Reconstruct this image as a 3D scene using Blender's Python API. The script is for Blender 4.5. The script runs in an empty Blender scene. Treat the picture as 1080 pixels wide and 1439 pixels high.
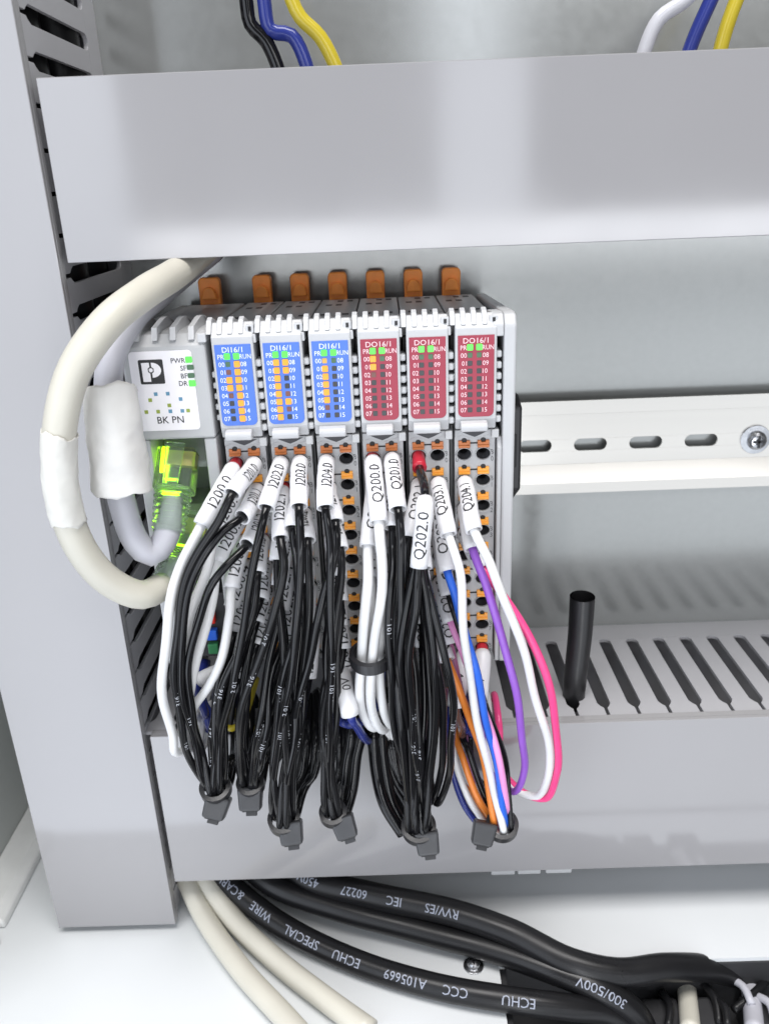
import bpy, bmesh, math, random
import numpy as np
from mathutils import noise as mnoise
from mathutils import Matrix, Vector
random.seed(7)
MM = 0.001
scene = bpy.context.scene
col = scene.collection

# ------------------------------------------------------------------ camera
TH, RO, YA, FPX = math.radians(21.67), math.radians(-2.31), math.radians(-.66), 1151.2
_F = np.array([math.sin(YA)*math.cos(TH), math.cos(YA)*math.cos(TH), -math.sin(TH)])
_r = np.cross(_F, [0, 0, 1.]); _r /= np.linalg.norm(_r); _u = np.cross(_r, _F)
_R = math.cos(RO)*_r + math.sin(RO)*_u
_U = -math.sin(RO)*_r + math.cos(RO)*_u
CAM = np.array([0, -370., 0])
cam = bpy.data.cameras.new('camera'); camo = bpy.data.objects.new('camera', cam); col.objects.link(camo)
cam.sensor_fit = 'HORIZONTAL'; cam.sensor_width = 36; cam.lens = FPX/1080*36
cam.clip_start = .01; cam.clip_end = 50
camo.matrix_world = Matrix([[_R[0], _U[0], -_F[0], CAM[0]*MM], [_R[1], _U[1], -_F[1], CAM[1]*MM],
                            [_R[2], _U[2], -_F[2], CAM[2]*MM], [0, 0, 0, 1]])
cam.dof.use_dof = True; cam.dof.focus_distance = .292; cam.dof.aperture_fstop = 38.4/1.7
scene.camera = camo

# ------------------------------------------------------------------ world, lamps, exposure
w = bpy.data.worlds.new('World'); scene.world = w; w.use_nodes = True
w.node_tree.nodes['Background'].inputs[0].default_value = (.97, .98, 1, 1)
w.node_tree.nodes['Background'].inputs[1].default_value = .12
def area_lamp(name, loc, size, target, radiance, colour=(1, 1, 1)):
    l = bpy.data.lights.new(name, 'AREA'); l.shape = 'RECTANGLE'; l.size, l.size_y = size[0]*MM, size[1]*MM
    l.energy = radiance*math.pi*l.size*l.size_y; l.color = colour
    o = bpy.data.objects.new(name, l); col.objects.link(o); o.location = Vector(loc)*MM
    d = Vector(target)-Vector(loc); o.rotation_euler = d.to_track_quat('-Z', 'Y').to_euler()
    return o
area_lamp('room_window_lamp', (-760, -770, -350), (960, 1900), (-760, 0, -350), 2.7, (.84, .90, 1))
area_lamp('tube_lamp', (112, -770, 365), (96, 790), (112, 0, 365), 2.9, (.86, .91, 1))
area_lamp('low_band_lamp', (250, -770, -58), (1060, 44), (250, 0, -58), 6.6, (.93, .95, 1))  # stand-in strip for the unseen bright area reflected low in the upper cover
area_lamp('wire_streak_lamp', (48, -770, -430), (70, 540), (48, 0, -430), 8.0, (.97, .98, 1))  # added, unseen strip that puts highlight streaks on the wires
area_lamp('floor_bounce_lamp', (330, -775, -560), (1200, 840), (330, 0, -560), 1.45, (.88, .93, 1))
area_lamp('rail_flange_lamp', (380, -770, 345), (560, 170), (380, 0, 345), 4.0, (.97, .98, 1))  # added, unseen panel whose reflection brightens the sloping rail flange
area_lamp('ceiling_lamp', (60, -500, 1500), (1400, 700), (20, -60, -150), 12.5, (1, .98, .97))
vs = scene.view_settings
vs.view_transform = 'Standard'; vs.look = 'None'; vs.gamma = 1; vs.exposure = 0.06
vs.use_curve_mapping = False
scene.render.engine = 'CYCLES'

# ------------------------------------------------------------------ pixel helpers (photograph 1080 x 1439 -> place, mm)
def _ray(px, py): return _F + (px-540)/FPX*_R - (py-719.5)/FPX*_U
def at(px, py, y):
    d = _ray(px, py); return CAM + d*((y-CAM[1])/d[1])
def atz(px, py, z):
    d = _ray(px, py); return CAM + d*((z-CAM[2])/d[2])
def prj(p):
    v = np.array(p)-CAM; c = v@_F
    return np.array([540+FPX*(v@_R)/c, 719.5-FPX*(v@_U)/c])

# ------------------------------------------------------------------ materials
M = {}
def mat(name, colour, rough=.4, metal=0, bump=0, bscale=400, var=.0, vscale=30, emit=None, estr=0, trans=0, alpha=1, ior=1.5, spec=.5, coat=0, rvar=0, stretch=None):
    m = bpy.data.materials.new(name); m.use_nodes = True; nt = m.node_tree; b = nt.nodes['Principled BSDF']
    b.inputs['Base Color'].default_value = (*colour, 1); b.inputs['Roughness'].default_value = rough
    b.inputs['Metallic'].default_value = metal; b.inputs['IOR'].default_value = ior
    b.inputs['Transmission Weight'].default_value = trans; b.inputs['Alpha'].default_value = alpha
    b.inputs['Specular IOR Level'].default_value = spec; b.inputs['Coat Weight'].default_value = coat
    if emit:
        b.inputs['Emission Color'].default_value = (*emit, 1); b.inputs['Emission Strength'].default_value = estr
    tc = nt.nodes.new('ShaderNodeTexCoord'); mp = nt.nodes.new('ShaderNodeMapping')
    nt.links.new(tc.outputs['Object'], mp.inputs[0])
    if stretch: mp.inputs['Scale'].default_value = stretch
    def noise(sc, det=3):
        n = nt.nodes.new('ShaderNodeTexNoise'); n.inputs['Scale'].default_value = sc; n.inputs['Detail'].default_value = det
        nt.links.new(mp.outputs[0], n.inputs['Vector']); return n
    if var:
        n = noise(vscale); r = nt.nodes.new('ShaderNodeMapRange')
        r.inputs['From Min'].default_value = .3; r.inputs['From Max'].default_value = .7
        r.inputs['To Min'].default_value = 1-var; r.inputs['To Max'].default_value = 1+var
        mx = nt.nodes.new('ShaderNodeVectorMath'); mx.operation = 'SCALE'; mx.inputs[0].default_value = colour
        nt.links.new(n.outputs['Fac'], r.inputs['Value']); nt.links.new(r.outputs[0], mx.inputs['Scale'])
        nt.links.new(mx.outputs[0], b.inputs['Base Color'])
    if rvar:
        n = noise(vscale*.7, 5); r = nt.nodes.new('ShaderNodeMapRange')
        r.inputs['From Min'].default_value = .3; r.inputs['From Max'].default_value = .7
        r.inputs['To Min'].default_value = max(.03, rough-rvar); r.inputs['To Max'].default_value = rough+rvar
        nt.links.new(n.outputs['Fac'], r.inputs['Value']); nt.links.new(r.outputs[0], b.inputs['Roughness'])
    if bump:
        n = noise(bscale); bp = nt.nodes.new('ShaderNodeBump'); bp.inputs['Strength'].default_value = bump
        bp.inputs['Distance'].default_value = .0004
        nt.links.new(n.outputs['Fac'], bp.inputs['Height']); nt.links.new(bp.outputs[0], b.inputs['Normal'])
    M[name] = m; return m
mat('duct', (.285, .279, .284), .115, spec=.85, var=.010, vscale=25, rvar=.03)
mat('duct_body', (.375, .373, .388), .35, bump=.02, bscale=900, var=.02, vscale=60)
mat('plate', (.365, .375, .365), .20, metal=.5, var=.02, vscale=300, rvar=.02)
mat('rail', (.60, .58, .54), .22, metal=.72, var=.03, vscale=60, rvar=.05, stretch=(.05, 1, 1))
mat('steel', (.45, .46, .48), .25, metal=1, var=.1, vscale=300)
mat('floor', (.63, .65, .66), .35, bump=.06, bscale=500, var=.02, vscale=20)
mat('cab_wall', (.45, .47, .45), .4, bump=.05, bscale=500, var=.03, vscale=20)
mat('seal', (.66, .67, .66), .5, bump=.1, bscale=200, var=.06, vscale=60)
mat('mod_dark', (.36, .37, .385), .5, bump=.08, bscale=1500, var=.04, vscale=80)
mat('mod', (.42, .425, .43), .42, bump=.06, bscale=1800, var=.025, vscale=90)
mat('mod_lite', (.455, .46, .468), .36, bump=.05, bscale=1800, var=.02, vscale=90)
mat('mod_white', (.49, .495, .505), .33, bump=.04, bscale=1800, var=.02, vscale=90)
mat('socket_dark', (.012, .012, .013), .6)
mat('vent_dark', (.05, .05, .055), .6)
mat('label', (.82, .80, .83), .42, var=.015, vscale=200)
mat('blue_panel', (.060, .155, .56), .38, var=.03, vscale=150)
mat('red_panel', (.285, .017, .043), .38, var=.03, vscale=150)
mat('ink', (.02, .02, .022), .5)
mat('white_ink', (.74, .78, .86), .5)
mat('pink_ink', (.80, .60, .63), .5)
mat('grey_ink', (.06, .06, .065), .5)
mat('wire_ink', (.42, .43, .46), .5); mat('cable_ink', (.27, .29, .35), .5)
mat('sq_blue', (.11, .27, .40), .45); mat('sq_green', (.27, .34, .05), .45)
mat('led_green', (.05, .3, .05), .25, emit=(.11, 1, .07), estr=.9)
mat('led_amber', (.35, .15, .02), .25, emit=(1, .40, .025), estr=.78)
mat('led_half', (.45, .27, .06), .3, emit=(.8, .45, .08), estr=.25)
mat('led_dim', (.16, .06, .05), .35)
mat('led_off', (.028, .030, .034), .35)
mat('led_offg', (.05, .11, .06), .35, emit=(.05, .4, .08), estr=.06)
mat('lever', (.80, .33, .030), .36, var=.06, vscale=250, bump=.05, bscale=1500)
mat('lever_shaded', (.46, .135, .028), .4, var=.06, vscale=250, bump=.05, bscale=1500)  # darker lever copy for the first row; shade under the lip painted in
mat('latch', (.92, .30, .05), .45, var=.08, vscale=200)
mat('black_plastic', (.014, .014, .016), .42, bump=.06, bscale=900)
mat('tie', (.016, .016, .018), .34, bump=.08, bscale=700)
mat('tie_head', (.034, .035, .038), .38, bump=.12, bscale=700, var=.1, vscale=200)
mat('shrink', (.010, .010, .011), .33, bump=.08, bscale=500)
mat('sleeve', (.74, .74, .76), .38, bump=.05, bscale=500, var=.02, vscale=150)
mat('ferrule_red', (.46, .015, .035), .35)
def wmat(n, c, r=.20, sp=.4): mat(n, c, r, bump=.012, bscale=250, var=.05, vscale=90, rvar=.05, spec=sp)
wmat('w_black', (.006, .006, .007), .12, .34); wmat('w_black_satin', (.009, .009, .010), .22, .3); wmat('w_black_gloss', (.005, .005, .006), .09, .38); wmat('w_white', (.72, .72, .72), .3); wmat('w_blue', (.030, .13, .62))
wmat('w_purple', (.27, .10, .50)); wmat('w_pink', (.80, .07, .24)); wmat('w_lpink', (.78, .30, .60)); wmat('w_orange', (.70, .21, .035))
wmat('w_navy', (.022, .034, .20)); wmat('w_yellow', (.48, .38, .03)); wmat('w_grey', (.50, .50, .53)); wmat('w_red', (.6, .03, .02))
wmat('w_mauve', (.42, .16, .30)); wmat('w_green', (.05, .22, .09)); wmat('w_brown', (.12, .06, .05))
mat('cable_cream', (.54, .52, .45), .42, bump=.10, bscale=200, var=.04, vscale=50)
mat('cable_grey', (.44, .44, .48), .45, bump=.1, bscale=200, var=.04, vscale=50)
mat('cable_black', (.009, .009, .010), .33, spec=.3, bump=.02, bscale=180, var=.08, vscale=60, rvar=.08)
mat('paper_tape', (.62, .61, .57), .75, bump=.5, bscale=160, var=.05, vscale=110)
mat('paper_white', (.62, .61, .585), .7, bump=.5, bscale=130, var=.04, vscale=90)
mat('clear', (.84, .96, .86), .22, trans=.95, ior=1.3)
mat('port_led', (.3, .7, .02), .3, emit=(.45, 1, .005), estr=4.0)
mat('contacts', (.75, .55, .2), .3, metal=1)
mat('gland', (.02, .02, .022), .6, bump=.3, bscale=150)

# ------------------------------------------------------------------ mesh builder (all in mm)
class MB:
    def __init__(s): s.v = []; s.f = []
    def add(s, vs, fs):
        n = len(s.v); s.v += [tuple(map(float, q)) for q in vs]; s.f += [tuple(i+n for i in q) for q in fs]; return s
    def box(s, x0, x1, y0, y1, z0, z1):
        v = [(x, y, z) for x in (x0, x1) for y in (y0, y1) for z in (z0, z1)]
        return s.add(v, [(0, 1, 3, 2), (4, 6, 7, 5), (0, 4, 5, 1), (2, 3, 7, 6), (0, 2, 6, 4), (1, 5, 7, 3)])
    def prism(s, poly, axis, a, b):
        """poly: 2-D outline in the two other axes (in x,y,z order), extruded along axis from a to b"""
        def p3(q, t):
            l = list(q); l.insert('xyz'.index(axis), t); return tuple(l)
        n = len(poly)
        v = [p3(q, a) for q in poly]+[p3(q, b) for q in poly]
        return s.add(v, [tuple(range(n)), tuple(range(2*n-1, n-1, -1))]+[(i, (i+1) % n, n+(i+1) % n, n+i) for i in range(n)])
    def tube(s, pts, rad, sides=10, cap=True, squash=None):
        P = np.array(pts, float); n = len(P); T = np.gradient(P, axis=0); T /= np.linalg.norm(T, axis=1)[:, None]
        nrm = np.cross(T[0], [0.3, .2, 1.]); nrm /= np.linalg.norm(nrm)
        rad = rad if hasattr(rad, '__len__') else [rad]*n
        v = []
        for i in range(n):
            nrm = nrm-(nrm@T[i])*T[i]; nrm /= np.linalg.norm(nrm); b = np.cross(T[i], nrm)
            for k in range(sides):
                a = 2*math.pi*k/sides
                v.append(P[i]+rad[i]*(math.cos(a)*nrm+math.sin(a)*b))
        f = [(i*sides+k, i*sides+(k+1) % sides, (i+1)*sides+(k+1) % sides, (i+1)*sides+k) for i in range(n-1) for k in range(sides)]
        if cap: f += [tuple(range(sides-1, -1, -1)), tuple((n-1)*sides+k for k in range(sides))]
        return s.add(v, f)
    def build(s, name, m, parent=None, bevel=0, smooth=False, origin=None, segs=2):
        me = bpy.data.meshes.new(name); o0 = np.array(origin if origin is not None else (parent['_o'] if parent is not None and '_o' in parent else (0, 0, 0)))
        me.from_pydata([tuple((np.array(q)-o0)*MM) for q in s.v], [], s.f)
        bm = bmesh.new(); bm.from_mesh(me); bmesh.ops.recalc_face_normals(bm, faces=bm.faces); bm.to_mesh(me); bm.free()
        me.materials.append(M[m] if isinstance(m, str) else m)
        o = bpy.data.objects.new(name, me); col.objects.link(o)
        if parent is not None: o.parent = parent
        else: o.location = Vector(o0)*MM
        o['_o'] = [float(t) for t in o0]
        if smooth: me.shade_smooth()
        if bevel:
            b = o.modifiers.new('bevel', 'BEVEL'); b.width = bevel*MM; b.segments = segs; b.limit_method = 'ANGLE'; b.angle_limit = math.radians(35); b.harden_normals = False
        return o
def tag(o, label=None, cat=None, group=None, kind=None):
    if label: o['label'] = label
    if cat: o['category'] = cat
    if group: o['group'] = group
    if kind: o['kind'] = kind
    return o
def thing(name, base, label, cat, group=None):
    o = bpy.data.objects.new(name, None); col.objects.link(o); o.location = Vector(base)*MM; o.empty_display_size = .01
    o['_o'] = [float(t) for t in base]; return tag(o, label, cat, group)
def share(src, name, parent, off):
    """another piece like src (same mesh), moved by off mm"""
    c = src.copy(); c.name = name; col.objects.link(c); c.parent = parent; c.location = Vector(src.location)+Vector(off)*MM
    return c
def rrect(x0, x1, z0, z1, r, n=5, corners=(1, 1, 1, 1)):
    pts = []
    for k, (cx, cz, a0) in enumerate(((x1-r, z1-r, 0), (x0+r, z1-r, 90), (x0+r, z0+r, 180), (x1-r, z0+r, 270))):
        if corners[k]:
            pts += [(cx+r*math.cos(math.radians(a0+90*i/n)), cz+r*math.sin(math.radians(a0+90*i/n))) for i in range(n+1)]
        else: pts.append(((x1, x0, x0, x1)[k], (z1, z1, z0, z0)[k]))
    return pts

# ---- lettering
_tx = {}
def text_mesh(s, cut=0):
    key = (s, cut)
    if key in _tx: return _tx[key]
    c = bpy.data.curves.new('t', 'FONT'); c.body = s; c.size = 1; c.resolution_u = 2; c.fill_mode = 'FRONT'
    o = bpy.data.objects.new('t', c); col.objects.link(o)
    dg = bpy.context.evaluated_depsgraph_get(); me = o.evaluated_get(dg).to_mesh()
    bm = bmesh.new(); bm.from_mesh(me); o.evaluated_get(dg).to_mesh_clear()
    if cut:
        xs = [v.co.x for v in bm.verts]
        for k in range(1, int(.8/cut)):
            bmesh.ops.bisect_plane(bm, geom=bm.verts[:]+bm.edges[:]+bm.faces[:], plane_co=(0, k*cut-.05, 0), plane_no=(0, 1, 0))
        for k in range(int(min(xs)/cut), int(max(xs)/cut)+1):
            bmesh.ops.bisect_plane(bm, geom=bm.verts[:]+bm.edges[:]+bm.faces[:], plane_co=(k*cut, 0, 0), plane_no=(1, 0, 0))
    bm.verts.index_update()
    V = np.array([v.co[:2] for v in bm.verts]); Fc = [tuple(v.index for v in f.verts) for f in bm.faces]; bm.free()
    bpy.data.objects.remove(o); bpy.data.curves.remove(c)
    V[:, 0] -= V[:, 0].min(); _tx[key] = (V, Fc); return V, Fc
def flat_text(mb, s, x, z, h, y, align='l', sx=1.0, bold=0):
    """upright text on a plane facing -y; h = capital height in mm"""
    V, Fc = text_mesh(s); k = h/.69; wd = V[:, 0].max()*k*sx
    x0 = x-(wd if align == 'r' else wd/2 if align == 'c' else 0)
    for i, (dx, dz) in enumerate(((0, 0),)+(((bold, 0), (0, bold)) if bold else ())):
        mb.add([(x0+q[0]*k*sx+dx, y-.004*i, z+q[1]*k+dz) for q in V], Fc)

# ---- curves
def spline(ctrl, step=2.2):
    P = [np.array(q, float) for q in ctrl]; P = [2*P[0]-P[1]]+P+[2*P[-1]-P[-2]]
    out = []; cs = []
    for i in range(1, len(P)-2):
        p0, p1, p2, p3 = P[i-1:i+3]
        t = [0]
        for a, b in ((p0, p1), (p1, p2), (p2, p3)): t.append(t[-1]+max(.05, np.linalg.norm(b-a))**.5)
        n = max(2, int(np.linalg.norm(p2-p1)/step)); cs.append(len(out))
        for j in range(n):
            u = t[1]+(t[2]-t[1])*j/n
            A1 = (t[1]-u)/(t[1]-t[0])*p0+(u-t[0])/(t[1]-t[0])*p1; A2 = (t[2]-u)/(t[2]-t[1])*p1+(u-t[1])/(t[2]-t[1])*p2
            A3 = (t[3]-u)/(t[3]-t[2])*p2+(u-t[2])/(t[3]-t[2])*p3
            B1 = (t[2]-u)/(t[2]-t[0])*A1+(u-t[0])/(t[2]-t[0])*A2; B2 = (t[3]-u)/(t[3]-t[1])*A2+(u-t[1])/(t[3]-t[1])*A3
            out.append((t[2]-u)/(t[2]-t[1])*B1+(u-t[1])/(t[2]-t[1])*B2)
    cs.append(len(out)); out.append(P[-2])
    Q = np.array(out); L = np.concatenate([[0], np.cumsum(np.linalg.norm(np.diff(Q, axis=0), axis=1))])
    return Q, L, [L[i] for i in cs]
class Path:
    def __init__(s, ctrl, step=2.2): s.Q, s.L, s.cs = spline(ctrl, step)
    def p(s, t): return np.array([np.interp(t, s.L, s.Q[:, k]) for k in range(3)])
    def t(s, u, e=.6): d = s.p(min(u+e, s.L[-1]))-s.p(max(u-e, 0)); return d/np.linalg.norm(d)
    def sub(s, a, b, step=1.6):
        n = max(3, int((b-a)/step)+1); return [s.p(a+(b-a)*i/(n-1)) for i in range(n)]
    def text(s, mb, txt, centre, h, rad, sx=.8, forward=False, roll=0, lift=.06, cut=.22, bold=.0):
        """print txt round the curve, capitals h mm tall, turned to the viewer's side"""
        V, Fc = text_mesh(txt, cut); k = h/.69; wd = V[:, 0].max()*k*sx; vs = []
        for q in V:
            u = (q[0]*k*sx-wd/2); t = centre+u if forward else centre-u
            T = s.t(t); P = s.p(t); d = T if forward else -T
            n = (CAM-P); n = n-(n@T)*T; n /= np.linalg.norm(n); up = np.cross(n, d)
            a = (q[1]*k-h/2)/rad+roll
            vs.append(P+(rad+lift)*(math.cos(a)*n+math.sin(a)*up))
        mb.add(vs, Fc)

# ================================================================== the setting
FZ = -322.
o = MB().box(-172, 262, 0, 2.5, -321.5, 150).build('mounting_plate', 'plate', bevel=.3); tag(o, kind='structure')
fl = MB()
OX0, OX1, OY0, OY1 = 39.3, 240, -149, -107.5     # cable entry cut into the floor
fl.box(-214, OX0, -150, 45, FZ-2, FZ).box(OX0, 262, OY1, 45, FZ-2, FZ).box(OX0, 262, -150.5, OY0, FZ-2, FZ).box(OX1, 262, OY0, OY1, FZ-2, FZ)
tag(fl.build('cabinet_floor', 'floor'), kind='structure')
sw = MB().box(-213, -210.5, -150, 45, FZ+.2, 150)
so = tag(sw.build('cabinet_side_wall', 'cab_wall'), kind='structure')
tag(MB().box(-213, 262, 45, 47, FZ+.2, 150).build('cabinet_back_wall', 'cab_wall'), kind='structure')
fo = MB().prism([(-210.4, FZ+.1), (-191.5, FZ+.1), (-192, FZ+4), (-197, FZ+6.5), (-210.4, FZ+7)], 'y', -80, 44).build('cabinet_fold', 'seal', bevel=1.2)
tag(fo, kind='structure')
fo2 = MB().prism([(-210.4, FZ+.1), (-190, FZ+.1), (-191.5, FZ+3.5), (-210.4, FZ+5.5)], 'y', -149, -87).build('cabinet_fold', 'seal', bevel=1.2)
tag(fo2, kind='structure')

# ================================================================== wiring ducts
def duct(name, axis, l0, l1, h0, h1, label, fingers, pitch=13.3, depth=82., root=14., phase=0):
    """axis x: along x, across z; axis z: along z, across x. fingers: which of the two slotted walls are built finger by finger"""
    def W(l, d, h): return (l, d, h) if axis == 'x' else (h, d, l)
    base = W((l0+l1)/2, 0, (h0+h1)/2)
    t = thing(name, base, label, 'wiring duct', 'grey slotted wiring ducts')
    def bx(mb, la, lb, da, db, ha, hb):
        a = W(la, da, ha); b = W(lb, db, hb)
        return mb.box(min(a[0], b[0]), max(a[0], b[0]), min(a[1], b[1]), max(a[1], b[1]), min(a[2], b[2]), max(a[2], b[2]))
    th = 1.7
    mb = MB(); bx(mb, l0+.6, l1-.6, -.1, -2.2, h0+.7, h1-.7)
    for k, (ha, hb) in enumerate(((h0+.6, h0+.6+th), (h1-.6-th, h1-.6))):
        if k in fingers: bx(mb, l0+.6, l1-.6, -2.2, -root, ha, hb)
        else: bx(mb, l0+.6, l1-.6, -2.2, -depth+4.4, ha, hb)
    mb.build('duct_base', 'duct_body', t)
    p = pitch/2; g = 2.85
    out = []
    for s in (-1, 1):
        side = [(s*(p-.02), -root)]
        side += [(s*(p-g*math.sin(math.radians(a))), -root-g*(1-math.cos(math.radians(a)))) for a in (25, 50, 75, 90)]
        side += [(s*(p-g), -depth+14.5), (s*(p-1.9), -depth+12.5), (s*(p-.75), -depth+11), (s*(p-.75), -depth+4.6)]
        out += side if s < 0 else side[::-1]
    for k in fingers:
        ha, hb = ((h0+.6, h0+.6+th), (h1-.6-th, h1-.6))[k]
        n = int((l1-l0-1.2)/pitch); src = None
        for i in range(n):
            lc = l0+.6+pitch*(i+.5)+phase
            if src is None:
                m = MB(); lc0 = lc
                if axis == 'x': m.prism([(lc+a, d) for a, d in out], 'z', ha, hb)
                else: m.prism([(d, lc+a) for a, d in out], 'x', ha, hb)
                src = m.build('finger', 'duct_body', t, bevel=.5)
            else: share(src, 'finger', t, W(lc-lc0, 0, 0))
    c = MB(); bx(c, l0, l1, -depth+2, -depth, h0, h1)
    bx(c, l0, l1, -depth+2, -depth+5.2, h0, h0+.55); bx(c, l0, l1, -depth+2, -depth+5.2, h1-.55, h1)
    c.build('duct_cover', 'duct', t, bevel=.5)
    return t
duct('wiring_duct', 'x', -106.6, 262, -20, 35.6, 'grey wiring duct with plain cover across the top of the picture', (0, 1))
low = duct('wiring_duct', 'x', -106.6, 262, -294, -213.4, 'grey wiring duct with slotted top below the wired modules', (1,), phase=-4.4)
duct('wiring_duct', 'z', -318, 260, -164, -109, 'tall grey wiring duct standing upright along the left side', (1,), depth=84)
for (a, b, py) in ((689, 722, 1236), (726, 758, 1234), (765, 801, 1232)):        # broken finger ends under the lower duct
    p, q = at(a, py, -78), at(b, py, -78)
    MB().box(p[0], q[0], -80, -70, -298.2, -294.4).build('finger_stub', 'mod_lite', low, bevel=.5)

# ================================================================== DIN rail
rt = thing('din_rail', (120, 0, -115), 'bright aluminium slotted mounting rail to the right of the modules', 'rail')
def rail_strip(mb, yz, x0, x1):
    n = len(yz); t = 1.1
    mb.prism([(a, b) for a, b in yz], 'x', x0, x1)
ZR0, ZR1 = -137.2, -92.8
prof = [(-9.2, ZR1), (-8.0, ZR1), (-8.0, ZR1-6.2), (-1.6, ZR1-8.6), (-1.6, ZR1-8.6)]
rm = MB()
rm.prism([(-9.3, ZR1), (-8.2, ZR1), (-8.2, ZR1-5.2), (-4.2, ZR1-6.2), (-4.2, ZR1-7.6), (-9.3, ZR1-6.2)], 'x', -93, 262)
rm.prism([(-9.3, ZR0), (-8.2, ZR0), (-8.2, ZR0+5.2), (-4.4, ZR0+13.0), (-4.4, ZR0+14.4), (-9.3, ZR0+5.0)], 'x', -93, 262)
# web with long holes: built from strips with rounded slot ends
za, zb = ZR0+13.2, ZR1-7.2; zc = -114.8; sh = 2.9
rm.box(-93, 262, -5.4, -4.2, zc+sh, zb); rm.box(-93, 262, -5.4, -4.2, za, zc-sh)
xs = 66.9; pit = 25.6
xcur = -93.
for i in range(-5, 8):
    c = xs+pit*i; a, b = c-7.6, c+7.6
    if i == 4: continue
    if a > xcur:
        ring = [(xcur, zc+sh), (xcur, zc-sh)]
        if xcur > -93:
            ring = [(xcur+sh*(math.cos(math.radians(t))-1)+0, zc+sh*math.sin(math.radians(t))) for t in range(90, -91, -15)]
            ring = [(xcur-sh+sh*math.cos(math.radians(t)), zc+sh*math.sin(math.radians(t))) for t in range(90, -91, -15)]
        ring2 = [(a+sh-sh*math.cos(math.radians(t)), zc-sh*math.sin(math.radians(t))) for t in range(90, -91, -15)]
        rm.prism(ring+ring2, 'y', -5.4, -4.2)
    xcur = b
rm.prism([(xcur-sh+sh*math.cos(math.radians(t)), zc+sh*math.sin(math.radians(t))) for t in range(90, -91, -15)]+[(262, zc-sh), (262, zc+sh)], 'y', -5.4, -4.2)
rm.build('rail_profile', 'rail', rt, bevel=.25)
def pan_screw(cx, cy, cz, axis, R, parent):
    """round washer + domed head with a cross recess; axis 'y' faces -y, 'z' faces up"""
    def pt(a, b, h): return (cx+a, cy-h, cz+b) if axis == 'y' else (cx+a, cy+b, cz+h)
    def lathe(mb, prof, n=24):
        v = [pt(r*math.cos(2*math.pi*k/n), r*math.sin(2*math.pi*k/n), h) for r, h in prof for k in range(n)]
        f = [(i*n+k, i*n+(k+1) % n, (i+1)*n+(k+1) % n, (i+1)*n+k) for i in range(len(prof)-1) for k in range(n)]
        mb.add(v, f+[tuple((len(prof)-1)*n+k for k in range(n))])
    m = MB(); lathe(m, [(R*1.55, 0), (R*1.55, R*.22), (R*1.0, R*.3)]); m.build('washer', 'steel', parent, bevel=.1)
    m = MB(); lathe(m, [(R, R*.3), (R, R*.55), (R*.92, R*.8), (R*.72, R*1.0), (R*.4, R*1.1), (R*.38, R*.95)]); h = m.build('screw_head', 'steel', parent, smooth=False, bevel=.08)
    m = MB()
    for s in (0, 1):
        a, b = (R*.62, R*.12) if s == 0 else (R*.12, R*.62)
        q = [pt(-a, -b, 0), pt(a, -b, 0), pt(a, b, 0), pt(-a, b, 0)]
        m.add([pt(*(e, g_, R*1.13)) for e, g_ in ((-a, -b), (a, -b), (a, b), (-a, b))]+[pt(*(e, g_, R*.8)) for e, g_ in ((-a, -b), (a, -b), (a, b), (-a, b))],
              [(0, 1, 2, 3), (0, 1, 5, 4), (1, 2, 6, 5), (2, 3, 7, 6), (3, 0, 4, 7)])
    m.build('cross_recess', 'black_plastic', h, origin=h['_o'])
pan_screw(168.5, -5.4, -115.2, 'y', 4.4, rt)

# ================================================================== I/O modules
XM = [-57.2+16.1*i for i in range(6)]
ZL = [-84.7-9.8*r for r in range(9)]        # lever rows
CX = (2.4, 9.1)
G, A, H, D, O, OG = 'led_green', 'led_amber', 'led_half', 'led_dim', 'led_off', 'led_offg'
LEDS = [([OG, D, A, A, D, O, O, O], [A]*8),
        ([A]*8, [A, A, O, O, D, A, D, O]),
        ([H, A, A, A, A, A, D, O], [OG]+[O]*7),
        ([A, A, D, O, O, O, O, O], [OG]+[O]*7),
        ([OG]+[O]*7, [OG]+[O]*7),
        ([OG]+[O]*7, [OG]+[O]*7)]
NAMES = ['DI16/1']*3+['DO16/1']*3
MLAB = ['blue-fronted DI16/1 input module next to the bus coupler, right lamp column all lit',
        'middle blue-fronted DI16/1 input module with its left lamp column all lit',
        'blue-fronted DI16/1 input module beside the red ones, right terminals empty',
        'red-fronted DO16/1 output module with two amber lamps lit, next to the blue ones',
        'middle red-fronted DO16/1 output module with a bare red ferrule in its first terminal',
        'red-fronted DO16/1 output module at the right end, mostly empty terminals']
YT = -94.
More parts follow.
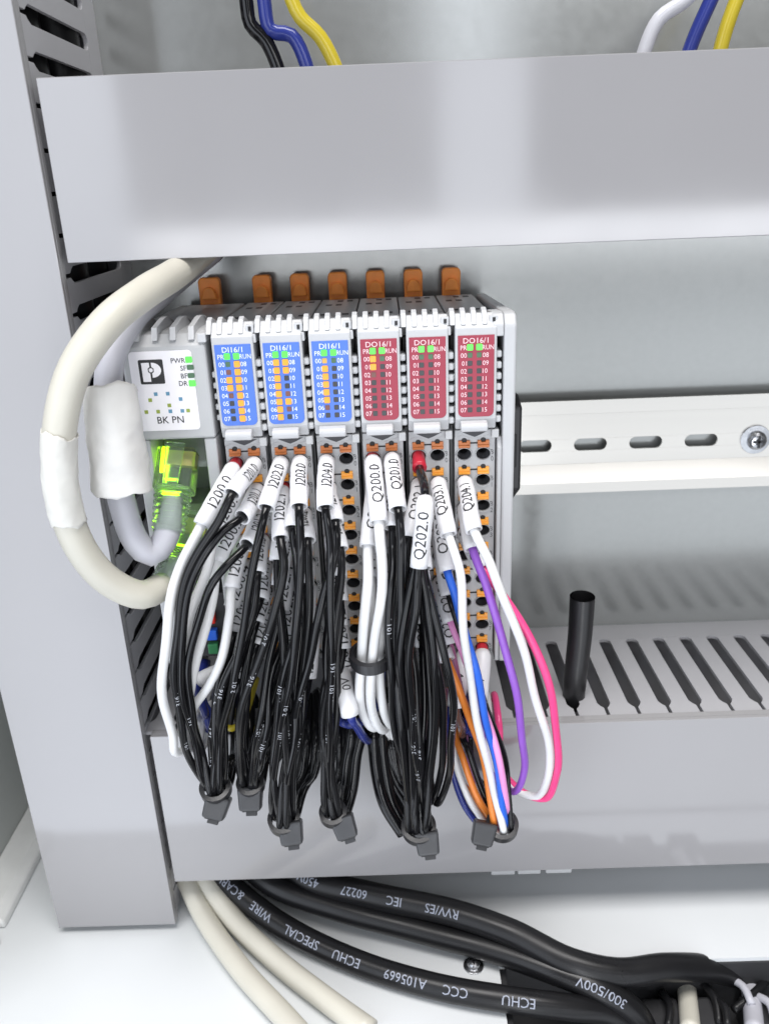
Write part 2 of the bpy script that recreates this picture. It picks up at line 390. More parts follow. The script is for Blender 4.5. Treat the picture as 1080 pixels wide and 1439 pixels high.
def hole_plate(mb, X):
    """front of the terminal plug with real conical wire entries"""
    x0, x1 = X-.9, X+13.2; xm = X+5.75; zt, zb = -80.0, -168.
    zs = [zt]+[ZL[r]-4.1-5.15 for r in range(8)]+[zb]
    for r in range(9):
        for c in range(2):
            xa, xb = (x0, xm) if c == 0 else (xm, x1); z1, z0 = zs[r], zs[r+1]
            cx, cz = X+CX[c], ZL[r]-4.1; n = 16
            rect = []
            for k in range(n):
                a = 2*math.pi*k/n; dx, dz = math.cos(a), math.sin(a)
                s = min(((xb-cx) if dx > 0 else (cx-xa))/max(abs(dx), 1e-6), ((z1-cz) if dz > 0 else (cz-z0))/max(abs(dz), 1e-6))
                rect.append((cx+dx*s, YT, cz+dz*s))
            for q in ((xa, z0), (xa, z1), (xb, z0), (xb, z1)):      # snap nearest outline point to each cell corner
                i = min(range(n), key=lambda k: abs(math.atan2(math.sin(2*math.pi*k/n-math.atan2(q[1]-cz, q[0]-cx)), math.cos(2*math.pi*k/n-math.atan2(q[1]-cz, q[0]-cx)))))
                rect[i] = (q[0], YT, q[1])
            rings = [rect]
            for rx, rz, dy in ((3.0, 2.65, 0), (2.85, 2.5, -.5), (2.6, 2.25, -.45), (2.45, 2.1, .6)):
                rings.append([(cx+rx*math.cos(2*math.pi*k/n), YT+dy, cz+rz*math.sin(2*math.pi*k/n)) for k in range(n)])
            v = [p for rg in rings for p in rg]
            mb.add(v, [(i*n+k, i*n+(k+1) % n, (i+1)*n+(k+1) % n, (i+1)*n+k) for i in range(len(rings)-1) for k in range(n)])
    # sides of the plug body
    mb.add([(x0, YT, zt), (x1, YT, zt), (x1, YT, zb), (x0, YT, zb), (x0, -84, zt), (x1, -84, zt), (x1, -84, zb), (x0, -84, zb)],
           [(0, 1, 5, 4), (1, 2, 6, 5), (2, 3, 7, 6), (3, 0, 4, 7), (4, 5, 6, 7)])
protos = {}
for i, X in enumerate(XM):
    t = thing('io_module', (X+5.6, -10, -171), MLAB[i], 'module', 'input and output modules in the row')
    off = (X-XM[0], 0, 0)
    def part(key, name, fn, m, bevel=0, parent=None, smooth=False):
        par = t if parent is None else parent
        if key in protos:
            c = protos[key].copy(); c.name = name; col.objects.link(c); c.parent = par; c['_o'] = [float(q) for q in t['_o']]; return c
        mb = MB(); fn(mb); o = mb.build(name, m, par, bevel=bevel, smooth=smooth, origin=t['_o']); protos[key] = o; return o
    def f_body(mb):
        mb.prism([(-10, -44.2), (-87.8, -42.4), (-87.8, -80), (-84.2, -80.4), (-84.2, -170), (-10, -165)], 'x', X-1.9, X+13.6)
        mb.box(X-1.9, X+13.6, -84.4, -92.2, -168.1, -171)
    part('body', 'housing', f_body, 'mod', .35)
    def f_vents(mb):
        for k, (ya_, yb_) in enumerate(((-16, -21), (-30, -35), (-62, -66))):
            for j in range(3):
                if (j+k) % 3: mb.box(X+.9+j*4, X+3.3+j*4, ya_, yb_, -44.6, -42.3-(88+ya_)*.023)
    part('vents', 'vent_slots', f_vents, 'vent_dark')
    def f_hood(mb):
        mb.prism([(-87.9, -42.6), (-93.2, -39.9), (-94, -40.2), (-98, -44.2), (-98, -75.0), (-96.5, -78.9), (-87.9, -79.4)], 'x', X-.9, X+13.0)
    part('hood', 'display_hood', f_hood, 'mod_lite', .45)
    def f_fin(mb): mb.prism([(-80, -42.2), (-91.6, -38.4), (-94.3, -39.2), (-97.6, -43.2), (-90, -44)], 'x', X-2.5, X-.75)
    if 'fin' in protos:
        f0 = share(protos['fin'], 'fin', t, (0, 0, 0))
    else: f0 = part('fin', 'fin', f_fin, 'mod_white', .3)
    for k in (1, 2, 3): share(f0, 'fin', t, (3.55*k, 0, 0))
    def f_hinge(mb):
        mb.box(X+10.6, X+13.4, -90, -96.6, -43.4, -40.6); mb.box(X+12.2, X+13.9, -90, -97.2, -46.5, -43.6)
    part('hinge', 'hinge_hook', f_hinge, 'mod_white', .3)
    def f_slot(mb): mb.box(X+11.6, X+12.5, -96.3, -96.9, -42.6, -41.2)
    part('hslot', 'hook_slot', f_slot, 'socket_dark')
    rib = part('rib', 'rib', lambda mb: mb.box(X+12.8, X+14.9, -90, -96.6, -54.6, -52.2), 'mod_white', .6)
    for k in range(1, 7): share(rib, 'rib', t, (0, 0, -3.72*k))
    lug = part('lug', 'side_lug', lambda mb: mb.box(X-2.3, X-.7, -90, -95.6, -58.0, -56), 'mod_lite', .4)
    for k in range(1, 5): share(lug, 'side_lug', t, (0, 0, -3.72*k))
    part('shade', 'side_gap_shade', lambda mb: mb.box(X-1.85, X+13.5, -87.85, -90.5, -47.5, -79.2), 'socket_dark')  # dark block standing in for shade in the gaps beside the hood
    part('lip', 'pull_lip', lambda mb: mb.prism([(-97, -75.4), (-100.4, -76.0), (-101.0, -77.0), (-100.6, -78.9), (-96.4, -79.2)], 'x', X+.7, X+9.9), 'mod_white', .5)
    red = i > 2
    panel = part('panel%d' % red, 'display_panel', lambda mb: mb.prism(rrect(X, X+12.05, -74.2, -46.6, 1.9, corners=(0, 0, 1, 1)), 'y', -97.9, -98.3), 'red_panel' if red else 'blue_panel', .06)
    def f_print(mb):
        yy = -98.34
        flat_text(mb, NAMES[i], X+5.9, -49.15, 1.75, yy, 'c', 1.06)
        flat_text(mb, 'PR', X+2.95, -51.35, 1.55, yy, 'r', .9); flat_text(mb, 'RUN', X+8.15, -51.35, 1.55, yy, 'l', .86)
        for r in range(8):
            z = -53.1-2.66*r-.78
            flat_text(mb, '%02d' % r, X+2.9, z, 1.55, yy, 'r', .95); flat_text(mb, '%02d' % (r+8), X+8.2, z, 1.55, yy, 'l', .95)
    part('print%d' % red, 'panel_print', f_print, 'pink_ink' if red else 'white_ink', parent=panel)
    for c in (0, 1):
        for r in range(-1, 8):
            kind = G if r < 0 else LEDS[i][c][r]
            xx = X+4.0+3.05*c; zz = -50.45 if r < 0 else -53.1-2.66*r
            key = 'led'+kind
            if key not in protos:
                hw = 1.05 if kind in (G, A) else .9
                b_ = MB().prism(rrect(xx-hw+.05, xx+hw-.05, zz-hw, zz+hw, .35), 'y', -98.1, -98.75 if kind in (G, A) else -98.36)
                protos[key] = b_.build('status_led', kind, t, origin=t['_o'], bevel=.15); protos[key+'p'] = (xx-X, zz)
            else:
                px_, pz_ = protos[key+'p']; s = protos[key]
                cc = s.copy(); cc.name = 'status_led'; col.objects.link(cc); cc.parent = t; cc.location = Vector((xx-X-px_, 0, zz-pz_))*MM
    plug = part('plug', 'terminal_plug', lambda mb: hole_plate(mb, X), 'mod')
    def f_brow(mb):
        mb.prism([(X-.95, -79.8), (X+13.3, -79.8), (X+13.3, -82.6), (X+11, -81.8), (X+6.2, -83.1), (X+1.4, -81.8), (X-.95, -82.6)], 'y', -84, -94.6)
        mb.box(X+11.7, X+14.2, -86, -96.8, -82.4, -79.4)
    part('brow', 'plug_brow', f_brow, 'mod', .3)
    part('browd', 'brow_slot', lambda mb: mb.prism([(X+1.2, -80.3), (X+10.6, -80.3), (X+8, -81.6), (X+6, -82.4), (X+4, -81.6)], 'y', -94.62, -94.75), 'vent_dark')
    def f_lever(mb):
        mb.prism([(CX[0]+X-2.05, ZL[0]-1.5), (CX[0]+X+2.05, ZL[0]-1.5), (CX[0]+X+2.05, ZL[0]+1.0), (CX[0]+X+.85, ZL[0]+1.0), (CX[0]+X+.75, ZL[0]+.35), (CX[0]+X-.75, ZL[0]+.35), (CX[0]+X-.85, ZL[0]+1.0), (CX[0]+X-2.05, ZL[0]+1.0)], 'y', YT+.4, YT-.85)
        mb.box(CX[0]+X-2.05, CX[0]+X+2.05, YT-.85, YT-1.35, ZL[0]-1.5, ZL[0]-.6)
    for r in range(9):
        for c in (0, 1):
            key = 'leverShade' if r == 0 else 'lever'
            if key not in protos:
                mb = MB(); f_lever(mb); protos[key] = mb.build('release_lever', 'lever_shaded' if r == 0 else 'lever', plug, origin=t['_o'], bevel=.12)
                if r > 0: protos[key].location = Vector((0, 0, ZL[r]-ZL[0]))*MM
            else:
                cc = protos[key].copy(); cc.name = 'release_lever'; col.objects.link(cc); cc.parent = plug; cc.location = Vector((CX[c]-CX[0], 0, ZL[r]-ZL[0]))*MM
    def f_entry(mb):
        n = 16
        for r in range(9):
            for c in (0, 1):
                cx, cz = X+CX[c], ZL[r]-4.1
                rg = [[(cx+rx*math.cos(2*math.pi*k/n), YT+dy, cz+dz+rz*math.sin(2*math.pi*k/n)) for k in range(n)] for rx, rz, dy, dz in ((2.47, 2.12, .45, 0), (2.3, 1.9, 1.6, .1), (1.6, 1.3, 3.4, .4), (1.5, 1.2, 9, .4))]
                mb.add([p for q in rg for p in q], [(i_*n+k, i_*n+(k+1) % n, (i_+1)*n+(k+1) % n, (i_+1)*n+k) for i_ in range(3) for k in range(n)]+[tuple(3*n+k for k in range(n))])
    part('entry', 'wire_entries', f_entry, 'vent_dark', parent=plug)  # funnels coloured dark to stand for the shade inside the holes
    def f_dark(mb):
        for r in range(9):
            mb.box(X+CX[0]+2.0, X+CX[1]-2.0, YT+.3, YT-.12, ZL[r]-.35, ZL[r]+.2)
            for c in (0, 1):
                mb.prism([(X+CX[c]+.95*math.cos(q*math.pi/6), ZL[r]+1.0+.85*math.sin(q*math.pi/6)) for q in range(12)], 'y', YT+.3, YT-.16)
    part('dark', 'screwdriver_slots', f_dark, 'socket_dark', parent=plug)
    def f_num(mb):
        for r in range(9):
            for c, x in ((0, X-.15), (1, X+12.25)):
                flat_text(mb, 'AB'[c], x, ZL[r]-4.4, 1.75, YT-.05, 'c', .85); flat_text(mb, str(r), x, ZL[r]-6.9, 1.75, YT-.05, 'c', .85)
    part('nums', 'terminal_print', f_num, 'grey_ink', parent=plug)
    def f_latch(mb):
        mb.prism([(X+1.0, -46), (X+8.6, -46), (X+8.8, -34.3), (X+7.9, -33), (X+1.7, -33), (X+.8, -34.3)], 'y', -6, -11)
        mb.prism([(X+1.6, -42), (X+8, -42), (X+7.2, -38.2), (X+5.6, -36.9), (X+4, -36.9), (X+2.4, -38.2)], 'y', -11, -13.6)
    part('latch', 'base_latch', f_latch, 'latch', .6)

# end plate closing the row on the right
XE = XM[5]+13.6
t = thing('end_plate', (XE+3, -10, -171), 'light grey plastic end plate closing the row of modules at the right', 'end plate')
m = MB()
m.prism([(-10, -44), (-92, -40), (-95, -40.4), (-97.8, -43.6), (-97.8, -172), (-10, -168)], 'x', XE+1.7, XE+5.9)
m.build('plate_body', 'mod_lite', t, bevel=.8)
m = MB().prism([(-80, -41), (-92, -39.9), (-95, -40.3), (-97.7, -43.5), (-97.7, -47.3), (-80, -47.3)], 'x', XE-2.0, XE+1.65).build('top_shoulder', 'mod_lite', t, bevel=.4)
MB().prism([(-80, -82.4), (-95, -82.4), (-97, -86), (-97, -172), (-80, -172)], 'x', XE+.1, XE+1.65).build('lower_web', 'mod', t, bevel=.3)
# black rail clamp behind the end plate
t = thing('end_clamp', (48, -8, -130), 'black end clamp on the rail just behind the end plate', 'clamp')
MB().prism([(-9.4, -84), (-44, -80), (-54, -83), (-54, -118), (-44, -124), (-9.4, -145)], 'x', XE+6.2, XE+15.6).build('clamp_body', 'black_plastic', t, bevel=1)
MB().box(XE+8.6, XE+13.6, -53.8, -54.6, -108, -94).build('clamp_screw_seat', 'socket_dark', t, bevel=.4)

# ================================================================== bus coupler
ct = thing('bus_coupler', (-74, -10, -171), 'grey bus coupler with white BK PN label at the left end of the row', 'bus coupler')
XA, XB = -88.5, -60.2
m = MB()
m.prism([(-10, -44.2), (-90, -42.4), (-94, -43), (-98, -46.4), (-98, -78.4), (-10, -78.4)], 'x', XA, XB)
m.build('housing', 'mod', ct, bevel=.9)
MB().box(XA, -83.2, -10, -97.6, -78.5, -171).build('housing_wall', 'mod', ct, bevel=.6)
MB().box(-64.4, XB, -10, -97.6, -78.5, -171).build('housing_wall', 'mod', ct, bevel=.6)
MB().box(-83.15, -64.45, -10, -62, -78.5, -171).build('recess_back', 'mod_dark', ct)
fsrc = None
for k in range(4):
    xx = XA+4.6+6.1*k
    if fsrc is None:
        pf = [(-72, -42.4)]+[(-82-9.5*math.cos(math.radians(a)), -42.6+3.6*math.sin(math.radians(a))) for a in range(180, 60, -20)]+[(-95.4, -40.6), (-97.4, -44.6), (-90, -45)]
        fsrc = MB().prism(pf, 'x', xx, xx+1.9).build('fin', 'mod_white', ct, bevel=.3)
    else: share(fsrc, 'fin', ct, (6.1*k, 0, 0))
MB().box(XB-2.2, XB+.6, -90, -98.2, -45.6, -42.6).build('hinge_hook', 'mod_white', ct, bevel=.3)
LX0, LX1, LZ0, LZ1 = -86.0, -64.9, -75.0, -47.8
lab = MB().prism(rrect(LX0, LX1, LZ0, LZ1, 1.4), 'y', -97.9, -98.3).build('name_label', 'label', ct, bevel=.05)
m = MB(); YL = -98.34
def c7(x, y): q = at(170+x/8, 460+y/8, YL); return q[0], q[2]
for s, x, y in (('PWR', 722, 398), ('SF', 735, 485), ('BF', 748, 572), ('DR', 752, 655)):
    q = c7(x, y); flat_text(m, s, q[0], q[1], 1.65, YL, 'r', .95, bold=.05)
q = c7(415, 1082); flat_text(m, 'BK PN', q[0], q[1], 2.35, YL, 'l', 1.0, bold=.05)
m.build('label_print', 'ink', lab, origin=ct['_o'])
lx, lz = c7(185, 368); lx1, lz1 = c7(505, 668)
S = (lx1-lx); m = MB()
m.prism(rrect(lx, lx+S, lz-S, lz, .5), 'y', -98.31, -98.36); m.build('logo_ground', 'ink', lab, origin=ct['_o'])
m = MB(); yl = (-98.37, -98.40)
m.prism([(lx+.12*S, lz-.12*S), (lx+.44*S, lz-.12*S), (lx+.44*S, lz-.30*S), (lx+.36*S, lz-.36*S), (lx+.36*S, lz-.50*S), (lx+.44*S, lz-.56*S), (lx+.44*S, lz-.90*S), (lx+.12*S, lz-.90*S)], 'y', *yl)
arc = [(lx+.52*S+.38*S*math.cos(math.radians(a)), lz-.43*S+.31*S*math.sin(math.radians(a))) for a in range(90, -91, -15)]
m.prism(arc+[(lx+.52*S, lz-.56*S), (lx+.60*S, lz-.50*S), (lx+.60*S, lz-.36*S), (lx+.52*S, lz-.30*S)], 'y', *yl)
m.prism([(lx+.48*S+.085*S*math.cos(a*math.pi/6), lz-.43*S+.085*S*math.sin(a*math.pi/6)) for a in range(12)], 'y', *yl)
m.build('logo_mark', 'label', lab, origin=ct['_o'])
sqs = None
for kind, lst in (('sq_blue', ((390, 750), (525, 745), (670, 805), (555, 943), (690, 938))), ('sq_green', ((328, 818), (543, 877), (418, 948), (755, 935), (285, 952)))):
    src = None
    for x, y in lst:
        q = c7(x, y)
        if src is None: src = MB().box(q[0]-.62, q[0]+.62, -98.31, -98.35, q[1]-.62, q[1]+.62).build('colour_square', kind, lab, origin=ct['_o']); q0 = q
        else: share(src, 'colour_square', lab, (q[0]-q0[0], 0, q[1]-q0[1]))
for (x, y), kind in (((760, 362), 'led_green'), ((778, 448), 'led_offg'), ((788, 540), 'led_offg'), ((800, 628), 'led_green')):
    q = c7(x, y); h = 1.25 if kind == 'led_green' else 1.0
    MB().prism(rrect(q[0]-1.15, q[0]+1.15, q[1]-h*.85, q[1]+h*.85, .4), 'y', -98.2, -98.6).build('status_led', kind, lab, origin=ct['_o'], bevel=.15)
q = at(296, 415, -9)
m = MB(); m.prism([(q[0]-4.4, -46), (q[0]+4.4, -46), (q[0]+4.6, -34.6), (q[0]+3.6, -33.2), (q[0]-3.6, -33.2), (q[0]-4.6, -34.6)], 'y', -6, -11)
m.prism([(q[0]-3.6, -42), (q[0]+3.6, -42), (q[0]+2.4, -38.2), (q[0]+1, -36.9), (q[0]-1, -36.9), (q[0]-2.4, -38.2)], 'y', -11, -13.6)
m.build('base_latch', 'latch', ct, bevel=.6)
# network sockets in the recess and the supply plug below
for z in (-92, -119):
    s_ = MB()
    s_.prism([(-62.1, z+10), (-80, z+10), (-88, z+2), (-88, z), (-62.1, z)], 'x', -83, -64.6)
    s_.build('network_socket', 'mod_dark', ct, bevel=.5)
sp = MB().box(-82.6, -64.7, -62.2, -90, -170, -142).build('supply_plug', 'black_plastic', ct, bevel=.5)
for px, py, mm_ in ((296, 866, 'w_red'), (299, 889, 'w_blue'), (301, 908, 'w_green')):
    q = at(px, py, -90)
    MB().box(q[0]-2, q[0]+2, -89.5, -92.5, q[2]-2.2, q[2]+2.2).build('supply_button', mm_, sp, origin=ct['_o'], bevel=.4)
q = at(297, 660, -92)

# ================================================================== signal wires
MODN = ['first blue module', 'middle blue module', 'third blue module', 'first red module', 'middle red module', 'right-hand red module']
CN = {'w_black': 'black', 'w_white': 'white', 'w_blue': 'blue', 'w_purple': 'purple', 'w_pink': 'bright pink', 'w_lpink': 'pale pink', 'w_orange': 'orange', 'w_navy': 'dark blue', 'w_mauve': 'mauve'}
rnd = random.Random(11)
TIES = {  # bundle: (px, py, Y) where the tie grips, px of the head, side drift of the returning leg (mm)
    1: ((303, 1108, -107), (304, 1134), 7), 2: ((352, 1102, -104), (352, 1122), 8), 3: ((399, 1152, -108), (409, 1170), 10),
    4: ((468, 1143, -107), (484, 1162), 6), 5: ((588, 1163, -108), (600, 1184), -14), 6: ((705, 1160, -107), (679, 1171), -16)}
SPEC = []
def hole(m, c, r): return np.array([XM[m]+CX[c], YT, ZL[r]-4.1])
def W3(q): return at(*q)
def wire(m, c, r, colour, txt, send, pts, tie=None, end=None, gap=0, rad=1.46, extra=None, srad=2.95, prt=None):
    SPEC.append(dict(m=m, c=c, r=r, colour=colour, txt=txt, send=send, pts=pts, tie=tie, end=end, gap=gap, rad=rad, extra=extra, srad=srad, prt=prt))
def auto(m, c, r, colour, txt, dirpx, tie, via=None, end=None, sl=1.0, gap=0, rad=1.46, bow=0):
    """a wire lower in the column: its sleeve follows its neighbours, then it drops into its bundle"""
    h = prj(hole(m, c, r)); up = 8-r
    s = (h[0]+dirpx[0]*sl+rnd.uniform(-2, 2), h[1]+dirpx[1]*sl, -102-1.55*up)
    T = TIES[tie][0] if tie else via
    pts = []
    for k, f in enumerate((.3, .62, .85)):
        pts.append((s[0]+(T[0]-s[0])*f**.85+rnd.uniform(-5, 5)+bow*math.sin(f*math.pi), s[1]+(T[1]-s[1])*f, (-106, -109, -108)[k]-(2.0, 1.8, .8)[k]*up+rnd.uniform(-1, 1)))
    wire(m, c, r, colour, txt, s, pts, tie=tie, end=end, gap=gap, rad=rad)

K, Wt = 'w_black', 'w_white'
# --- first blue module, white I200.x on the left column
def white_end(px, py, Y): return [(px, py, Y), (px+6, py+22, Y+5), (px+22, py+14, Y+14), (px+30, py-30, Y+22), 'duct']
wire(0, 0, 0, Wt, 'I200.0', (283, 738, -119), [(256, 795, -124), (237, 855, -125), (229, 925, -123), (229, 985, -119)], end=white_end(243, 1034, -112), gap=3.2, rad=1.75)
wire(0, 0, 1, Wt, 'I200.1', (300, 756, -114), [(292, 800, -117), (268, 868, -119), (256, 925, -117), (253, 985, -113)], end=white_end(258, 1030, -108), rad=1.75)
wire(0, 0, 2, Wt, 'I200.2', (306, 788, -111), [(298, 830, -113), (286, 890, -115), (272, 950, -113), (262, 1000, -110)], end=white_end(264, 1032, -105), rad=1.75)
wire(0, 0, 3, Wt, 'I200.3', (325, 826, -111), [(325, 862, -114), (313, 915, -116), (290, 965, -114), (270, 1000, -110)], end=white_end(266, 1036, -103), rad=1.75)
for r in (4, 5, 6, 7):
    auto(0, 0, r, K, 'I200.%d' % r, (-22, 62), 1, gap=0, bow=-8)
# black I201.x on its right column
wire(0, 1, 0, K, 'I201.0', (326, 694, -123), [(305, 735, -127), (279, 780, -128), (258, 830, -127), (247, 900, -125), (246, 975, -120), (262, 1050, -113)], tie=1, prt=(.62, .8))
wire(0, 1, 1, K, 'I201.1', (340, 727, -120), [(314, 745, -125), (290, 775, -128), (266, 830, -128), (254, 900, -125), (258, 980, -120), (275, 1050, -113)], tie=1, prt=(.7,))
wire(0, 1, 2, K, 'I201.2', (347, 766, -118), [(325, 790, -124), (296, 825, -127), (275, 880, -125), (264, 950, -121), (270, 1010, -116), (287, 1060, -111)], tie=1)
wire(0, 1, 3, K, 'I201.3', (362, 806, -113), [(358, 850, -118), (338, 910, -121), (312, 975, -119), (304, 1040, -113)], tie=1)
wire(0, 1, 4, K, 'I201.4', (366, 842, -111), [(352, 880, -115), (332, 940, -117), (318, 1005, -115), (314, 1060, -110)], tie=1)
wire(0, 1, 5, K, 'I201.5', (360, 874, -110), [(350, 915, -114), (340, 970, -116), (336, 1030, -112)], tie=2)
wire(0, 1, 6, K, 'I201.6', (360, 906, -109), [(352, 940, -113), (345, 990, -114), (342, 1040, -110)], tie=2)
# --- middle blue module
wire(1, 0, 0, K, 'I202.0', (374, 714, -121), [(366, 755, -126), (352, 820, -129), (342, 890, -127), (326, 960, -123), (310, 1035, -115)], tie=1)
wire(1, 0, 1, K, 'I202.1', (394, 757, -119), [(398, 800, -125), (386, 860, -128), (362, 930, -125), (340, 1000, -120), (334, 1055, -113)], tie=2, gap=2.4, prt=(.3, .45))
wire(1, 1, 0, K, 'I203.0', (420, 712, -121), [(422, 770, -127), (421, 850, -130), (412, 930, -127), (396, 1010, -121), (385, 1085, -114)], tie=3, prt=(.55, .66))
wire(1, 1, 1, K, 'I203.1', (411, 742, -118), [(418, 790, -122), (416, 860, -125), (402, 940, -122), (388, 1020, -116)], tie=3)
wire(1, 1, 2, K, 'I203.2', (432, 760, -116), [(434, 805, -121), (434, 870, -124), (424, 950, -121), (406, 1040, -115)], tie=3, prt=(.6,))
for r in range(2, 8): auto(1, 0, r, K, 'I202.%d' % r, (-12, 68), 2 if r > 3 else 3, bow=2)
for r in range(3, 8): auto(1, 1, r, K, 'I203.%d' % r, (-6, 66), 3, bow=4)
# --- third blue module
wire(2, 0, 0, K, 'I204.0', (457, 714, -121), [(463, 765, -126), (467, 840, -129), (466, 920, -127), (463, 1000, -121), (462, 1075, -114)], tie=4, prt=(.42, .5))
wire(2, 0, 1, K, 'I204.1', (471, 734, -117), [(472, 775, -122), (458, 840, -127), (440, 900, -126), (420, 980, -121), (408, 1060, -115)], tie=3, prt=(.5, .62))
wire(2, 0, 2, K, 'I204.2', (478, 772, -115), [(478, 820, -120), (470, 890, -123), (460, 970, -119), (454, 1050, -113)], tie=4)
for r in range(3, 8): auto(2, 0, r, K, 'I204.%d' % r, (8, 58), 4, bow=-14 if r % 2 else -6)
# --- first red module: white Q200.x, black Q201.x
wire(3, 0, 0, Wt, 'Q200.0', (532, 734, -120), [(534, 780, -124), (533, 850, -124), (524, 918, -119)], end=[(520, 962, -119), (525, 1000, -114), (540, 1026, -104), (551, 1004, -94), 'duct'], gap=1.6, rad=1.75, srad=3.1)
wire(3, 0, 1, Wt, 'Q200.1', (517, 768, -116), [(515, 810, -121), (513, 860, -121), (509, 918, -117)], end=[(506, 962, -117), (511, 998, -112), (526, 1022, -103), (538, 1002, -93), 'duct'], rad=1.75)
wire(3, 0, 2, Wt, 'Q200.2', (533, 778, -114), [(536, 830, -117), (538, 880, -117), (534, 920, -115)], end=[(533, 962, -115), (540, 1002, -110), (552, 1020, -102), (558, 998, -92), 'duct'], rad=1.75)
wire(3, 0, 3, Wt, 'Q200.3', (522, 812, -111), [(522, 860, -115), (518, 918, -112)], end=[(514, 960, -111), (519, 994, -107), (533, 1010, -100), (544, 994, -90), 'duct'], rad=1.75)
wire(3, 0, 4, Wt, 'Q200.4', (530, 846, -109), [(530, 885, -112), (528, 920, -110)], end=[(528, 962, -109), (534, 990, -106), (546, 1004, -98), (553, 990, -89), 'duct'], rad=1.75)
wire(3, 1, 0, K, 'Q201.0', (559, 716, -121), [(566, 760, -126), (562, 830, -128), (560, 910, -125), (566, 1000, -119), (578, 1090, -113)], tie=5)
wire(3, 1, 1, K, 'Q201.1', (551, 742, -118), [(550, 790, -122), (548, 860, -125), (548, 940, -122), (556, 1030, -116), (572, 1110, -111)], tie=5, prt=(.25,))
for r in range(2, 8): auto(3, 1, r, K, 'Q201.%d' % r, (8, 62), 5, bow=(-16, -6, 6, -10, 4, -4)[r-2])
# --- middle red module: black Q202.x, coloured Q203.x
wire(4, 0, 0, K, 'Q202.0', (588, 797, -129), [(582, 850, -131), (574, 920, -128), (580, 1010, -121), (588, 1090, -114)], tie=5, gap=14, extra=[(597, 700, -124)], prt=(.5, .62, .75))
wire(4, 0, 1, K, 'Q202.1', (574, 756, -118), [(572, 800, -122), (568, 870, -126), (572, 960, -122), (584, 1060, -115)], tie=5, prt=(.55, .68))
LOOP = [(632, 1085, -113), (614, 1128, -105), (604, 1090, -95), 'duct']
wire(4, 0, 2, K, 'Q202.2', (595, 800, -125), [(606, 850, -129), (622, 910, -129), (634, 985, -125), (636, 1045, -119)], end=LOOP)
wire(4, 0, 3, K, 'Q202.3', (592, 815, -122), [(600, 860, -126), (612, 930, -126), (622, 1005, -120)], end=[(620, 1080, -112), (606, 1126, -104), (598, 1085, -95), 'duct'])
for r in range(4, 8): auto(4, 0, r, K, 'Q202.%d' % r, (2, 60), 5, bow=(12, 4, 16, 8)[r-4])
wire(4, 1, 1, Wt, 'Q203.1', (630, 752, -121), [(644, 805, -126), (652, 890, -126), (664, 970, -121), (678, 1050, -115), (692, 1110, -110)], tie=6, rad=1.5)
wire(4, 1, 2, 'w_blue', 'Q203.2', (628, 803, -117), [(643, 850, -121), (662, 915, -122), (680, 990, -118), (692, 1060, -113)], tie=6, rad=1.5)
wire(4, 1, 3, K, 'Q203.3', (630, 836, -114), [(646, 880, -117), (668, 950, -116), (696, 1030, -110), (713, 1090, -105)], tie=6, rad=1.1)
wire(4, 1, 5, 'w_lpink', 'Q203.5', (633, 874, -112), [(650, 920, -114), (682, 1010, -114), (709, 1100, -113)], tie=6, rad=1.3)
wire(4, 1, 6, 'w_mauve', 'Q203.6', (632, 905, -108), [(640, 945, -110), (660, 1010, -111), (690, 1090, -108)], tie=6, rad=1.2)
wire(4, 1, 7, 'w_orange', 'Q203.7', (628, 928, -113), [(646, 968, -115), (662, 1010, -112), (680, 1080, -106)], tie=6, rad=1.5)
# --- right-hand red module
wire(5, 0, 1, Wt, 'Q204.1', (666, 746, -121), [(690, 800, -126), (724, 880, -127), (750, 965, -123), (768, 1045, -116)], end=[(769, 1095, -110), (752, 1120, -103), (722, 1108, -97), (688, 1060, -92), 'duct'], rad=1.55)
wire(5, 0, 2, 'w_purple', 'Q204.2', (664, 772, -117), [(682, 825, -121), (708, 895, -122), (722, 965, -120), (733, 1035, -115)], end=[(734, 1085, -109), (722, 1113, -103), (700, 1095, -96), (676, 1050, -91), 'duct'], rad=1.55)
wire(5, 0, 3, 'w_pink', 'Q204.3', (678, 800, -114), [(704, 832, -118), (740, 885, -122), (768, 960, -122), (782, 1035, -117)], end=[(782, 1085, -111), (768, 1122, -104), (735, 1114, -99), (700, 1078, -93), 'duct'], rad=1.55)

# --- 0V supply wires: dark blue, in plain sleeves
def ov(m, c, s, px, txt='0V', colour='w_navy', gap=2.2):
    x, y, Y = s
    wire(m, c, 8, colour, txt, s, [], end=[(px[0], px[1], Y+6), (px[0]+px[2], px[1]+14, Y+18), 'duct'], gap=gap, rad=1.7, srad=3.4)
ov(2, 0, (492, 1004, -119), (499, 1022, 12)); ov(5, 1, (671, 992, -110), (668, 1010, -8)); ov(5, 0, (640, 990, -110), (646, 1016, 4), '24V', 'w_brown')
ov(0, 0, (283, 958, -106), (286, 1000, 4), '0V')

